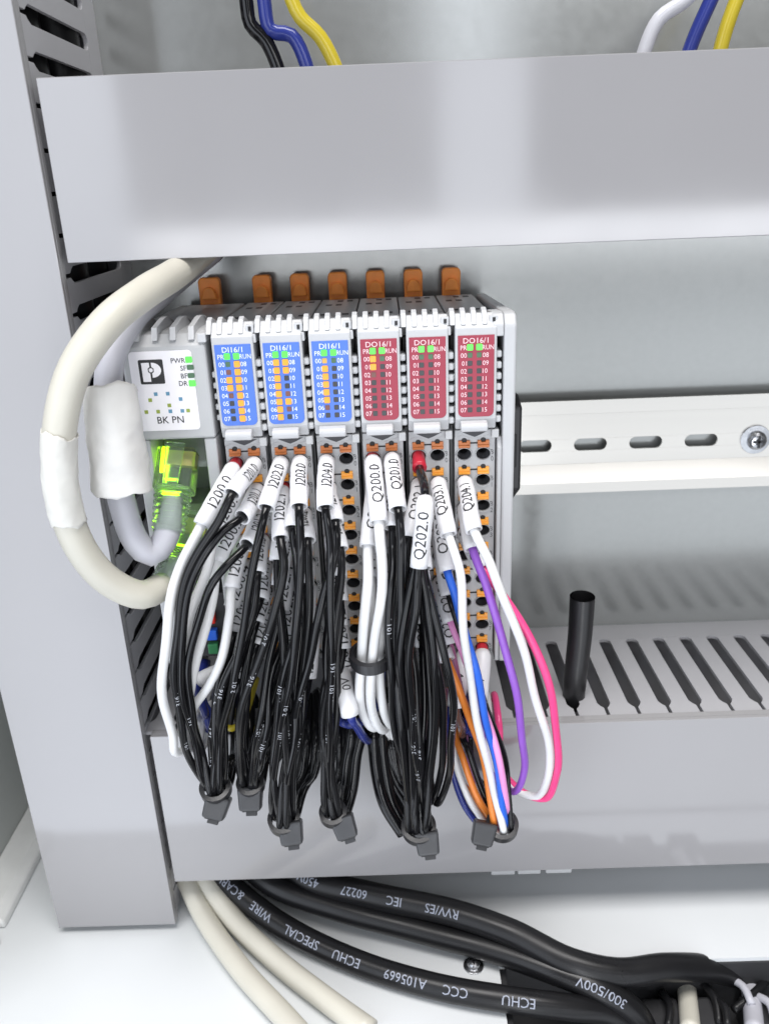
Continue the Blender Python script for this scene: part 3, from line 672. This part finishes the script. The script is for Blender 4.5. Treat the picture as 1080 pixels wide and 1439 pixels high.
for k, (tp, hd, drift) in TIES.items():
    T = W3(tp); tang = np.array([0, .42, -.91]); tang /= np.linalg.norm(tang); nn = np.array([0, .91, .42]); nn /= np.linalg.norm(nn); xx = np.array([1., 0, 0])
    members = [s for s in SPEC if s['tie'] == k]; n = len(members)
    sp_ = 1.8 if k == 6 else 1.30
    offs = [sp_*math.sqrt(i+.4)*np.array([math.cos(i*2.4), math.sin(i*2.4)]) for i in range(n)]
    offs.sort(key=lambda q: q[0]); members.sort(key=lambda s: s['pts'][-1][0])
    R = sp_*math.sqrt(n)+.5
    for s, q in zip(members, offs):
        jx, jy = rnd.uniform(-2.2, 2.2), rnd.uniform(0, 3.5)
        s['post'] = [T+q[0]*xx+q[1]*nn, T+q[0]*xx+q[1]*nn*.9+np.array([drift*.08, 6.5, -5.2]), T+q[0]*xx*1.1+np.array([drift*.35, 15-q[1]*.3, 2]),
                     np.array([T[0]+q[0]*.9+jx*.7+drift*.8, -87.5-jy, (T[2]-222)/2]), np.array([T[0]+q[0]*.9+jx+drift, -86.0-jy*.8, -217]),
                     np.array([T[0]+q[0]*.9+jx+drift, -79, -208.5+q[1]*.2]), np.array([T[0]+q[0]*.9+jx*.5+drift, -66, -207+jy]), np.array([T[0]+q[0]*1.3+drift, -58, -224])]
    TIES[k] = (T, tang, nn, R, hd)

def strand(spec):
    m, c, r = spec['m'], spec['c'], spec['r']; h = hole(m, c, r); send = W3(spec['send'])
    e1 = h+np.array([0, -1.0, 0]); ctrl = [h+np.array([0, 6, 0]), e1]
    if spec['extra']: ctrl += [h+np.array([0, -7, -2])]+[W3(q) for q in spec['extra']]; i0 = len(ctrl)-1
    else:
        d = send-h; ctrl += [h+np.array([d[0]*.14, min(-5.2, d[1]*.36), d[2]*.13])]; i0 = 1
    ctrl.append(send); i1 = len(ctrl)-1
    ctrl += [W3(q) for q in spec['pts']]
    if spec['tie']: ctrl += spec['post']
    else:
        e = spec['end']
        for q in e:
            if isinstance(q, str):
                L = ctrl[-1]; ctrl += [np.array([L[0]+1, -86.5, -214]), np.array([L[0]+1, -79, -208.5]), np.array([L[0]+1, -66, -208.5]), np.array([L[0]+1, -58, -226])]
            else: ctrl.append(W3(q))
    P = Path(ctrl); a0 = P.cs[i1]; ph = [rnd.uniform(0, 6.28) for _ in range(6)]; am = [rnd.uniform(.15, .55) for _ in range(3)]
    for i in range(len(P.Q)):
        u = P.L[i]-a0
        if u > 0:
            e = min(1, u/12)*min(1, max(0, P.L[-1]-P.L[i])/10)
            P.Q[i] += e*np.array([am[0]*math.sin(u/7.5+ph[0])+am[1]*math.sin(u/17+ph[1]), am[2]*math.sin(u/11+ph[2])+.4*math.sin(u/5.3+ph[3])*am[0], 0])
    return P, i0, i1
for spec in SPEC:
    P, i0, i1 = strand(spec); m, c, r = spec['m'], spec['c'], spec['r']; cname = CN.get(spec['colour'], 'brown')
    txt = spec['txt']
    ORD = ['first', 'second', 'third', 'fourth', 'fifth', 'sixth', 'seventh', 'eighth', 'ninth'][r]
    lab_ = ('%s supply wire, sleeve printed %s, bottom %s terminal of %s' % (cname, txt, ('left', 'right')[c], MODN[m])) if 'V' in txt else '%s wire marked %s, %s terminal down in %s column of %s' % (cname, txt, ORD, ('left', 'right')[c], MODN[m])
    t = thing('signal_wire' if 'V' not in txt else 'supply_wire', hole(m, c, r), lab_, 'wire', 'wires plugged into the %s' % MODN[m])
    MB().tube(P.Q, spec['rad']*rnd.uniform(.95, 1.05), 10).build('insulation', rnd.choice([K, K, 'w_black_satin', 'w_black_gloss']) if spec['colour'] == K else spec['colour'], t, smooth=True)
    s0 = (P.cs[i0] if spec['extra'] else P.cs[1]+.3+spec['gap']); s1 = P.cs[i1]; sr = spec['srad']
    # sleeve: closed outside, open lower end
    pts = P.sub(s0, s1, 1.5); n = len(pts); wob = [1+.018*math.sin(i*1.3+r*2+m)+.012*rnd.uniform(-1, 1) for i in range(n)]
    rr = [sr*w_ for w_ in wob]; rr[0] = sr*.84
    inner = P.sub(s1-.05, s1-5, 1.5); allp = pts+inner; allr = rr+[sr-.62]*len(inner)
    sl = MB()
    sides = 16
    Pn = np.array(allp); Tn = [P.t(s0+(s1-s0)*i/(n-1)) for i in range(n)]+[P.t(s1-.05-4.95*i/(len(inner)-1)) for i in range(len(inner))]
    nrm = np.array([.1, -1, .3]); v = []
    for q, tt, ra in zip(Pn, Tn, allr):
        nrm = nrm-(nrm@tt)*tt; nrm = nrm/np.linalg.norm(nrm); b = np.cross(tt, nrm)
        v += [q+ra*(math.cos(2*math.pi*k/sides)*nrm+math.sin(2*math.pi*k/sides)*b) for k in range(sides)]
    L_ = len(allp)
    sl.add(v, [(i*sides+k, i*sides+(k+1) % sides, (i+1)*sides+(k+1) % sides, (i+1)*sides+k) for i in range(L_-1) for k in range(sides)]+[tuple(range(sides))])
    slo = sl.build('marker_sleeve', 'sleeve', t, smooth=True)
    tm = MB(); hgt = 3.7 if len(txt) > 3 else 3.3
    cen = s0+(s1-s0)*(.52 if len(txt) > 3 else .6); wdt = text_mesh(txt, .22)[0][:, 0].max()*hgt/.69
    sx = min(.95, (s1-s0)*.72/wdt)
    P.text(tm, txt, cen, hgt, sr*1.03, sx=sx, roll=rnd.uniform(-.25, .25), lift=.05)
    tm.build('sleeve_print', 'ink', slo, origin=t['_o'])
    if spec['gap'] > 0 or r in (3, 6):
        g = min(spec['gap'], 5)+1.5
        MB().tube(P.sub(max(0, P.cs[1]-3), P.cs[1]+.3+g, 1), list(np.linspace(2.0, 2.55, len(P.sub(max(0, P.cs[1]-3), P.cs[1]+.3+g, 1)))), 16).build('ferrule', 'ferrule_red', t, smooth=True)
    if spec['colour'] == K:
        ps = spec['prt'] or ((rnd.uniform(.35, .7),) if rnd.random() < .75 else ())
        if ps:
            pm = MB(); S1 = P.cs[min(i1+len(spec['pts'])+1, len(P.cs)-1)]
            for f in ps:
                P.text(pm, rnd.choice(['. 101 .', '191', '. 161', '2 01', '. . 101', '316 .']), s1+(S1-s1)*f, 1.5, spec['rad'], sx=1.6, roll=rnd.uniform(-.5, .5), lift=.03, cut=.3)
            pm.build('wire_print', 'wire_ink', t)

# second and third strand leaving the Q202.0 sleeve
for k, (dx, pts) in enumerate(((6, [(600, 850, -129), (610, 930, -127), (612, 1010, -121), (604, 1090, -114)]), (-7, [(572, 850, -128), (562, 920, -126), (570, 1010, -119), (582, 1090, -113)]))):
    T = TIES[5][0]; st = W3((588+dx*.35, 790, -128)); ctrl = [W3((592, 770, -127.5)), st]+[W3(q) for q in pts]+[T+np.array([dx*.35, -3+k, 0]), T+np.array([dx*.35-2, 6, -6]), T+np.array([-8, 16, 4]), np.array([T[0]-13, -87, -216]), np.array([T[0]-14, -78, -208.5]), np.array([T[0]-14, -60, -222])]
    t = thing('link_wire', ctrl[0], ('black link wire leaving the Q202.0 sleeve on its right side', 'black link wire leaving the Q202.0 sleeve on its left side')[k], 'wire', 'wires plugged into the middle red module')
    MB().tube(Path(ctrl).Q, 1.46, 10).build('insulation', K, t, smooth=True)

# returning legs of the coloured bundle that show on the left of its tie
for colr, pts, lab_ in (('w_orange', [(640, 1015, -92), (648, 1060, -96), (668, 1115, -101), (692, 1156, -103)], 'orange wire leg rising to the duct left of the coloured bundle'),
                        ('w_black', [(648, 1008, -91), (656, 1050, -94), (676, 1108, -99), (697, 1152, -101)], 'black wire leg rising to the duct left of the coloured bundle'),
                        ('w_white', [(634, 1040, -90), (642, 1080, -94), (660, 1125, -99), (684, 1162, -102)], 'white wire leg rising to the duct left of the coloured bundle'),
                        ('w_navy', [(633, 1065, -90), (640, 1100, -93), (654, 1135, -97), (678, 1166, -101)], 'dark blue wire leg rising to the duct left of the coloured bundle')):
    p0 = W3(pts[0]); ctrl = [np.array([p0[0]+2, -58, -224]), np.array([p0[0]+1, -70, -208.5]), np.array([p0[0], -82, -207.5]), np.array([p0[0], -89, -212])]+[W3(q) for q in pts if W3(q)[2] < -214]
    t = thing('bundle_wire', ctrl[-1], lab_, 'wire', 'returning wires of the coloured bundle'); MB().tube(Path(ctrl).Q, 1.4, 10).build('insulation', colr, t, smooth=True)

# supply leads crossing behind the bundles above the lower duct
for colr, pts, rad, lab_ in (('w_navy', [(470, 1004, -92), (490, 1018, -96), (512, 1012, -94), (530, 985, -86)], 1.9, 'dark blue lead looping above the duct between the third blue and first red module'),
                             ('w_navy', [(283, 985, -90), (292, 1002, -95), (297, 1022, -92)], 2.2, 'dark blue lead dropping into the duct below the bus coupler'),
                             ('w_yellow', [(316, 1022, -90), (336, 1020, -91), (346, 1000, -87)], 1.4, 'yellow lead peeking out behind the black bundles at the left'),
                             ('w_navy', [(664, 995, -90), (658, 1012, -92), (656, 1026, -90)], 2.0, 'dark blue lead dropping into the duct below the right-hand red module')):
    ctrl = [W3(pts[0])+np.array([0, 14, 10])]+[W3(q) for q in pts]+[W3(pts[-1])+np.array([2, 18, 4])]
    t = thing('supply_lead', ctrl[-1], lab_, 'wire'); MB().tube(Path(ctrl).Q, rad, 10).build('insulation', colr, t, smooth=True)
# thick black returning bundles seen between the front bundles, each sheathed lead a thing
for (pts, lab_) in (([(505, 1010, -88), (500, 1060, -90), (494, 1110, -94), (484, 1145, -100)], 'thick black lead behind the tie of the third blue module'),
                    ([(525, 1035, -88), (528, 1080, -91), (540, 1130, -97), (566, 1172, -102)], 'thick black lead at the left of the large black bundle'),
                    ([(536, 1020, -87), (540, 1075, -90), (552, 1130, -95), (578, 1172, -101)], 'thick black lead second from the left of the large black bundle'),
                    ([(492, 1015, -87), (487, 1065, -89), (481, 1115, -93), (474, 1145, -99)], 'thick black lead right behind the third blue module bundle')):
    p0 = W3(pts[0]); ctrl = [np.array([p0[0], -58, -224]), np.array([p0[0], -70, -208]), np.array([p0[0], -83, -206.5]), np.array([p0[0], -88, -211])]+[W3(q) for q in pts if W3(q)[2] < -214]
    t = thing('sheathed_lead', ctrl[-1], lab_, 'wire'); MB().tube(Path(ctrl).Q, 2.6, 12).build('insulation', K, t, smooth=True)

# ================================================================== cable ties
TLAB = {1: 'black cable tie on the leftmost wire bundle, head turned down', 2: 'black cable tie on the second bundle, partly behind its neighbours',
        3: 'black cable tie under the bundle of the middle blue module', 4: 'black cable tie under the bundle of the third blue module',
        5: 'black cable tie round the largest black bundle below the red modules', 6: 'black cable tie holding the coloured wires at the right'}
def tie(T, tang, nn, R, head, lab_, squash=1.0, hs=1.0, tilt=0.0, yy=None):
    t = thing('cable_tie', T, lab_, 'cable tie', 'black cable ties')
    xx = np.cross(nn, tang); N = 40; v = []; hw = 2.3; th = .8
    for k in range(N):
        a = 2*math.pi*k/N; d = math.cos(a)*xx+math.sin(a)*nn*squash
        for rr_, w_ in ((R+.1, -hw), (R+.1+th*2, -hw*.85), (R+.1+th*2, hw*.85), (R+.1, hw)): v.append(T+d*rr_+tang*w_)
    f = [(k*4+j, k*4+(j+1) % 4, ((k+1) % N)*4+(j+1) % 4, ((k+1) % N)*4+j) for k in range(N) for j in range(4)]
    MB().add(v, f).build('strap', 'tie', t, smooth=False)
    if head is not None:
        Hc = W3((*head, yy if yy else T[1]-R*.75)); a = tilt
        ex = np.array([math.cos(a), 0, math.sin(a)]); ey = np.array([.0, -.87, .49]); ez = np.cross(ex, ey)
        def blk(w_, d_, h_, off=(0, 0, 0), tp=1.0):
            c = Hc+off[0]*ex+off[1]*ey+off[2]*ez; m_ = MB(); vv = []
            for z in (-1, 1):
                for y in (-1, 1):
                    for x in (-1, 1):
                        k_ = tp if z > 0 else 1
                        vv.append(c+x*w_/2*k_*ex+y*d_/2*k_*ey+z*h_/2*ez)
            return m_.add(vv, [(0, 1, 3, 2), (4, 6, 7, 5), (0, 4, 5, 1), (2, 3, 7, 6), (0, 2, 6, 4), (1, 5, 7, 3)])
        hb = blk(8.2*hs, 5.6*hs, 7.6*hs, tp=.86).build('tie_head', 'tie_head', t, bevel=.9*hs, segs=3)
        sg = 1 if ez[2] < 0 else -1
        blk(5.0*hs, 3.2*hs, .6*hs, (0, 0, sg*3.75*hs)).build('strap_slot', 'socket_dark', hb, origin=t['_o'])
        blk(3.6*hs, 1.1*hs, 2.4*hs, (.4, .3, sg*4.3*hs)).build('cut_strap_end', 'tie', hb, origin=t['_o'], bevel=.2)
for k, (T, tang, nn, R, hd) in TIES.items():
    tie(T, tang, nn, R, hd, TLAB[k], hs=1.22, tilt={1: -.35, 2: 0, 3: .12, 4: .35, 5: .12, 6: -.3}[k])
tw = (at(521, 923, -116))
tie(tw, np.array([0.02, .1, -1.]), np.array([0, 1., .1]), 5.9, None, 'black cable tie ring round the bunch of white wires', squash=1.1)

# ================================================================== network cables with plugs
def net_cable(name, pts, rad, m, label, tape, tape_m, tape_r, tape_label, plug, boot):
    t = thing(name, W3(pts[0]), label, 'network cable', 'network cables of the bus coupler')
    P = Path([W3(q) for q in pts], 3); MB().tube(P.Q, rad, 20).build('cable_jacket', m, t, smooth=True)
    return t, P
def sleeve_tape(P, a, b, r0, name, m, t, flare=(1, 1), wr=.03, seed=1, lab_=None, crum=.5):
    rg = random.Random(seed); pts = P.sub(a, b, .8); n = len(pts); S = 72
    ph = [rg.uniform(0, 6.28) for _ in range(6)]; v = []
    nrm = np.array([.2, -1., .2])
    for lay in (0, 1):
        for i in (range(n) if lay == 0 else range(n-1, -1, -1)):
            f = i/(n-1); tt = P.t(a+(b-a)*f, 1.5); nrm = nrm-(nrm@tt)*tt; nrm /= np.linalg.norm(nrm); bb = np.cross(tt, nrm)
            for k in range(S):
                an = 2*math.pi*k/S
                rr = r0*(flare[0]+(flare[1]-flare[0])*f)*(1+wr*math.sin(2*an+ph[0]+f*2)+wr*.6*math.sin(5*an+ph[1]+6*f)+wr*.5*math.sin(3*an-9*f+ph[2])+wr*.4*math.sin(f*17+ph[3]+an))-(.3 if lay else 0)
                cr_ = Vector((r0*math.cos(an)*.16+seed*9, r0*math.sin(an)*.16, (b-a)*f*.16)); rr += crum*(abs(mnoise.noise(cr_))*-1.6+.35+abs(mnoise.noise(cr_*2.3+Vector((5, 1, 2))))*-.8)
                edge = (.9*math.sin(3*an+ph[4])+.5*math.sin(7*an+ph[5])+1.1*math.sin(an*1+ph[3])+.2*math.sin(17*an))*(1 if i in (0, n-1) else .45 if i in (1, n-2) else 0)
                v.append(pts[i]+rr*(math.cos(an)*nrm+math.sin(an)*bb)+edge*tt*.6)
        
    R_ = 2*n
    f = [(i*S+k, i*S+(k+1) % S, ((i+1) % R_)*S+(k+1) % S, ((i+1) % R_)*S+k) for i in range(R_) for k in range(S)]
    o = MB().add(v, f).build(name, m, t, smooth=True)
    if lab_: o['label'] = lab_
    return o
# cream cable, swinging out to the left and back to the lower socket
CR = [(300, 340, -38), (275, 362, -58), (244, 386, -84), (202, 412, -108), (150, 454, -124), (107, 515, -130), (87, 580, -132), (83, 650, -132), (93, 720, -131), (118, 778, -128), (155, 818, -124), (200, 836, -118), (232, 822, -110)]
ct1 = thing('network_cable', W3(CR[0]), 'cream network cable bowing far out at the left with masking tape round it', 'network cable', 'network cables of the bus coupler')
P1 = Path([W3(q) for q in CR], 3); MB().tube(P1.Q, 5.0, 22).build('cable_jacket', 'cable_cream', ct1, smooth=True)
def s_at(P, px, py):
    best = min(range(len(P.Q)), key=lambda i: np.linalg.norm(prj(P.Q[i])-np.array([px, py]))); return P.L[best]
sleeve_tape(P1, s_at(P1, 83, 603), s_at(P1, 98, 738), 5.45, 'masking_tape', 'paper_tape', ct1, (1.0, 1.02), .012, 3, 'wrinkled off-white masking tape wound round the cable', crum=.2)
# grey cable behind it, to the upper socket
GR = [(300, 352, -30), (265, 380, -45), (222, 415, -72), (182, 452, -94), (157, 500, -106), (152, 560, -110), (160, 640, -112), (174, 715, -113), (192, 762, -114), (212, 778, -113), (230, 762, -110), (237, 740, -107)]
ct2 = thing('network_cable', W3(GR[0]), 'grey network cable with a white paper wrap beside the bus coupler', 'network cable', 'network cables of the bus coupler')
P2 = Path([W3(q) for q in GR], 3); MB().tube(P2.Q, 4.5, 22).build('cable_jacket', 'cable_grey', ct2, smooth=True)
PW = Path([W3(q) for q in ((150, 520, -112), (156, 560, -115), (163, 620, -116), (172, 690, -117))], 3)
sleeve_tape(PW, s_at(PW, 154, 553), s_at(PW, 172, 690), 9.4, 'paper_wrap', 'paper_white', ct2, (.92, 1.04), .03, 8, 'loose white paper wrap round the grey cable', crum=.26)

def plug(t, head, mid, tail, cable_r, lit):
    """clear modular plug and ribbed clear boot, from socket (head) along mid to cable (tail)"""
    h, m_, e = W3(head), W3(mid), W3(tail); d = m_-h; Ln = np.linalg.norm(d); d /= Ln
    x = np.array([1., 0, 0]); x = x-(x@d)*d; x /= np.linalg.norm(x); n = np.cross(d, x)
    if n[1] > 0: n = -n
    def blk(mb, w_, d_, a, b, cx=0, cn=0, tp=1.0):
        v = []
        for s_, k_ in ((a, 1), (b, tp)):
            for q in ((-1, -1), (1, -1), (1, 1), (-1, 1)): v.append(h+d*s_+x*(cx+q[0]*w_/2*k_)+n*(cn+q[1]*d_/2*k_))
        return mb.add(v, [(0, 1, 2, 3), (4, 5, 6, 7), (0, 1, 5, 4), (1, 2, 6, 5), (2, 3, 7, 6), (3, 0, 4, 7)])
    b = blk(MB(), 13.2, 9.2, -4, Ln).build('plug_body', 'clear', t, bevel=.7)
    blk(MB(), 6.6, 1.3, -5, Ln*.92, 0, 5.6, .8).build('locking_tab', 'clear', t, bevel=.3)
    blk(MB(), 10.4, 4, -3.5, 2.0, 0, -1.5).build('contact_comb', 'contacts', t, bevel=.2)
    lm = blk(MB(), 2.4, 2.0, -3.8, 5.0, -4.6, .4, .7); blk(lm, 1.2, .8, 2.0, 9.5, -3.2, -1.6, .4); lm.build('port_lamp_glow', 'port_led', t, bevel=.3)
    if lit: blk(MB(), 4.6, .5, 7.2, 8.2, -1.0, 1.5, .8).build('port_lamp_glow', 'port_led', t, bevel=.15); blk(MB(), 6.5, .6, 12.0, 12.8, 0, 2.4, .8).build('port_lamp_glow', 'port_led', t, bevel=.15)  # extra glowing bars painting the lamp's glow inside the clear plug
    # ribbed boot
    BP = Path([m_-d*1.5, m_+d*2, (m_+e)/2, e], 1.0); n_ = int((BP.L[-1])/1.0)
    pts = BP.sub(0, BP.L[-1], .55); N = len(pts)
    rr = [(7.0-(7.0-cable_r-1.3)*i/(N-1))*(1 if (i//2) % 2 else .9) for i in range(N)]
    MB().tube(pts, rr, 20).build('ribbed_boot', 'clear', t, smooth=False)
    MB().tube(BP.sub(2, BP.L[-1], 1.5), list(np.linspace(cable_r*.55, cable_r*.9, len(BP.sub(2, BP.L[-1], 1.5)))), 14).build('inner_cable', 'cable_grey', t, smooth=True)
plug(ct2, (250, 648, -92), (244, 692, -99), (236, 748, -108), 4.4, True)
plug(ct1, (266, 742, -92), (256, 780, -99), (236, 820, -109), 4.8, True)

# ================================================================== wires above the upper duct
for colr, pts, lab_ in (('w_black', [(340, -60), (346, 0), (352, 34), (374, 58), (392, 100), (400, 140)], 'black wire bent sideways above the upper duct, leftmost of the left three'),
                        ('w_navy', [(366, -60), (371, 0), (380, 42), (410, 50), (430, 90), (440, 140)], 'dark blue wire with a sharp kink above the upper duct'),
                        ('w_yellow', [(396, -60), (410, 0), (422, 24), (450, 52), (472, 95), (486, 140)], 'yellow wire above the upper duct in the left group'),
                        ('w_grey', [(1015, -60), (962, 0), (926, 26), (906, 68), (892, 130)], 'light grey wire above the upper duct in the right group'),
                        ('w_navy', [(1030, -70), (1000, -4), (972, 60), (950, 130)], 'straight dark blue wire above the upper duct at the right'),
                        ('w_yellow', [(1066, -70), (1034, 0), (1014, 60), (1000, 130)], 'yellow wire above the upper duct at the far right')):
    P = Path([W3((*q, -38)) for q in pts]); t = thing('duct_wire', P.Q[0], lab_, 'wire', 'wires dropping into the upper duct')
    MB().tube(P.Q, 2.55, 14).build('insulation', colr, t, smooth=True)

# ================================================================== heat-shrink tube stuck in the lower duct
a, b = at(818, 838, -62), at(805, 985, -61)
b = b.copy(); d = b-a; b = a+d*1.05
P = Path([a, a+(b-a)*.35+np.array([.4, 0, 0]), a+(b-a)*.7, b], 1.5); N = len(P.Q); v = []; S = 24
rr = [5.3*(1-.08*(i/(N-1))) for i in range(N)]
m = MB(); outer = list(P.Q); t = thing('heat_shrink_tube', b, 'short black heat-shrink tube standing in a slot of the lower duct', 'tube')
m.tube(list(P.Q)+list(P.Q[::-1]), rr+[q-.8 for q in rr[::-1]], 24, cap=False)
m.build('tube_wall', 'shrink', t, smooth=True)

# ================================================================== heavy cables on the cabinet floor
def floor_cable(name, pts, rad, m_, label, prints=(), ph=3.7, roll=.1):
    P = Path([atz(*q) for q in pts], 3); t = thing(name, P.Q[0], label, 'cable', 'cables on the cabinet floor')
    MB().tube(P.Q, rad, 22).build('cable_jacket', m_, t, smooth=True)
    if prints:
        for s_, px, py, in prints:
            pm = MB(); P.text(pm, s_, s_at(P, px, py), ph, rad, sx=.95, roll=roll, lift=.06, cut=.25)
            pm.build('cable_print', 'cable_ink', t)
    return t
floor_cable('cream_cable', [(238, 1190, -302.5), (258, 1228, -306), (285, 1285, -314), (338, 1362, -317), (400, 1430, -317), (440, 1475, -317)], 4.8, 'cable_cream', 'cream cable on the floor nearest the left duct')
floor_cable('cream_cable', [(262, 1190, -302.5), (285, 1228, -306), (326, 1290, -314), (388, 1350, -317), (462, 1408, -317), (520, 1450, -317)], 4.8, 'cable_cream', 'cream cable on the floor beside the printed black cable')
floor_cable('black_cable', [(270, 1195, -303), (318, 1240, -307), (395, 1300, -313), (500, 1352, -316.6), (610, 1386, -316.6), (715, 1405, -316.6), (800, 1416, -321), (855, 1424, -328), (905, 1458, -345)], 5.2, 'cable_black',
            'black cable with white SPECIAL WIRE & CABLE print, lowest of the black ones', [('CABLE', 322, 1246), ('&', 345, 1264), ('WIRE', 372, 1282), ('SPECIAL', 432, 1316), ('ECHU', 494, 1346), ('A105669', 570, 1372), ('CCC', 640, 1388), ('ECHU', 722, 1404)])
floor_cable('black_cable', [(330, 1200, -303), (384, 1244, -306), (470, 1276, -310), (590, 1308, -313), (700, 1338, -315), (790, 1370, -315.5), (850, 1394, -319), (892, 1424, -330), (912, 1460, -345)], 5.4, 'cable_black',
            'black cable lying in the middle of the black ones', [('300/500V', 838, 1390)])
floor_cable('black_cable', [(385, 1190, -302), (425, 1232, -303), (520, 1258, -303.5), (640, 1284, -304.5), (720, 1312, -307), (800, 1352, -311), (870, 1367, -315), (935, 1360, -319), (1000, 1362, -330), (1060, 1378, -346)], 5.8, 'cable_black',
            'black cable with white IEC 60227 print, uppermost of the black ones', [('450V', 440, 1240), ('60227', 498, 1254), ('IEC', 556, 1268), ('RVV/ES', 620, 1282)])
# cable entry below the floor opening
gt = thing('cable_entry', (140, -140, -352), 'black rubber cable entry sunk in the cabinet floor at the bottom right', 'cable entry')
MB().box(OX0-6, OX1+6, OY0-6, OY1+20, -356, -352).build('entry_base', 'gland', gt)
m = MB(); m.box(OX0+.2, OX0+3, OY0, OY1, -352, -324.3); m.box(OX0+3, OX1, OY1-.3, OY1+3, -352, -324.3); m.build('entry_frame', 'gland', gt, bevel=.5)
for px in (925, 985, 1065):
    p = atz(px, 1420, -344); MB().box(p[0]-8, p[0]+8, -150, -112, -352, -339).build('rubber_block', 'gland', gt, bevel=1.5)
for px, colr, rad, lab_ in ((962, 'cable_cream', 4.2, 'pale upright cable rising in the floor opening'), (1052, 'cable_grey', 4.0, 'grey upright cable in the floor opening at the right edge')):
    top = atz(px, 1366, -345); bot = atz(px+8, 1450, -335)
    t = thing('entry_cable', bot, lab_, 'cable'); MB().tube(Path([top, (top+bot)/2, bot]).Q, rad, 16).build('cable_jacket', colr, t, smooth=True)
for k, (pa, pb, colr) in enumerate((((1018, 1372), (1056, 1412), 'cable_grey'), ((1058, 1398), (1088, 1432), 'cable_grey'), ((1000, 1400), (1022, 1445), 'cable_black'), ((930, 1395), (938, 1445), 'cable_black'), ((1030, 1420), (1075, 1380), 'cable_black'), ((985, 1380), (1010, 1440), 'cable_black'))):
    t = thing('entry_lead', atz(*pa, -338), ('thin grey lead slanting across the floor opening', 'thin grey lead at the very corner of the floor opening', 'thin black lead sloping down in the floor opening',
              'thin black lead left of the pale upright cable', 'thin black lead rising to the right in the floor opening', 'thin black lead right of the pale upright cable')[k], 'cable')
    p_, q_ = atz(*pa, -338), atz(*pb, -334-k); MB().tube(Path([p_, (p_+q_)/2+np.array([2, 0, 2]), q_]).Q, 1.7, 12).build('cable_jacket', colr, t, smooth=True)
# screw in the floor
q = atz(665, 1358, FZ); t = thing('floor_screw', q, 'small round-headed screw in the white floor beside the black cables', 'screw')
pan_screw(q[0], q[1], FZ, 'z', 2.9, t)

# filler cables added inside the tall duct so its slots look dark
for k, (x, y) in enumerate(((-122, -20), (-141, -22), (-124, -46), (-146, -54))):
    t = thing('duct_filler', (x, y, -316), 'added black filler cable darkening the tall left duct, ' + ('rear one next to the slots', 'rear one away from the slots', 'front one next to the slots', 'front one away from the slots')[k], 'cable', 'added filler cables darkening the tall left duct')
    MB().tube([(x+2*math.sin(z*.02+k), y+2*math.cos(z*.017+k), z) for z in range(-316, 257, 12)], 9, 14).build('cable_jacket', 'cable_black', t, smooth=True)

for o in list(bpy.data.objects):
    if '_o' in o: del o['_o']
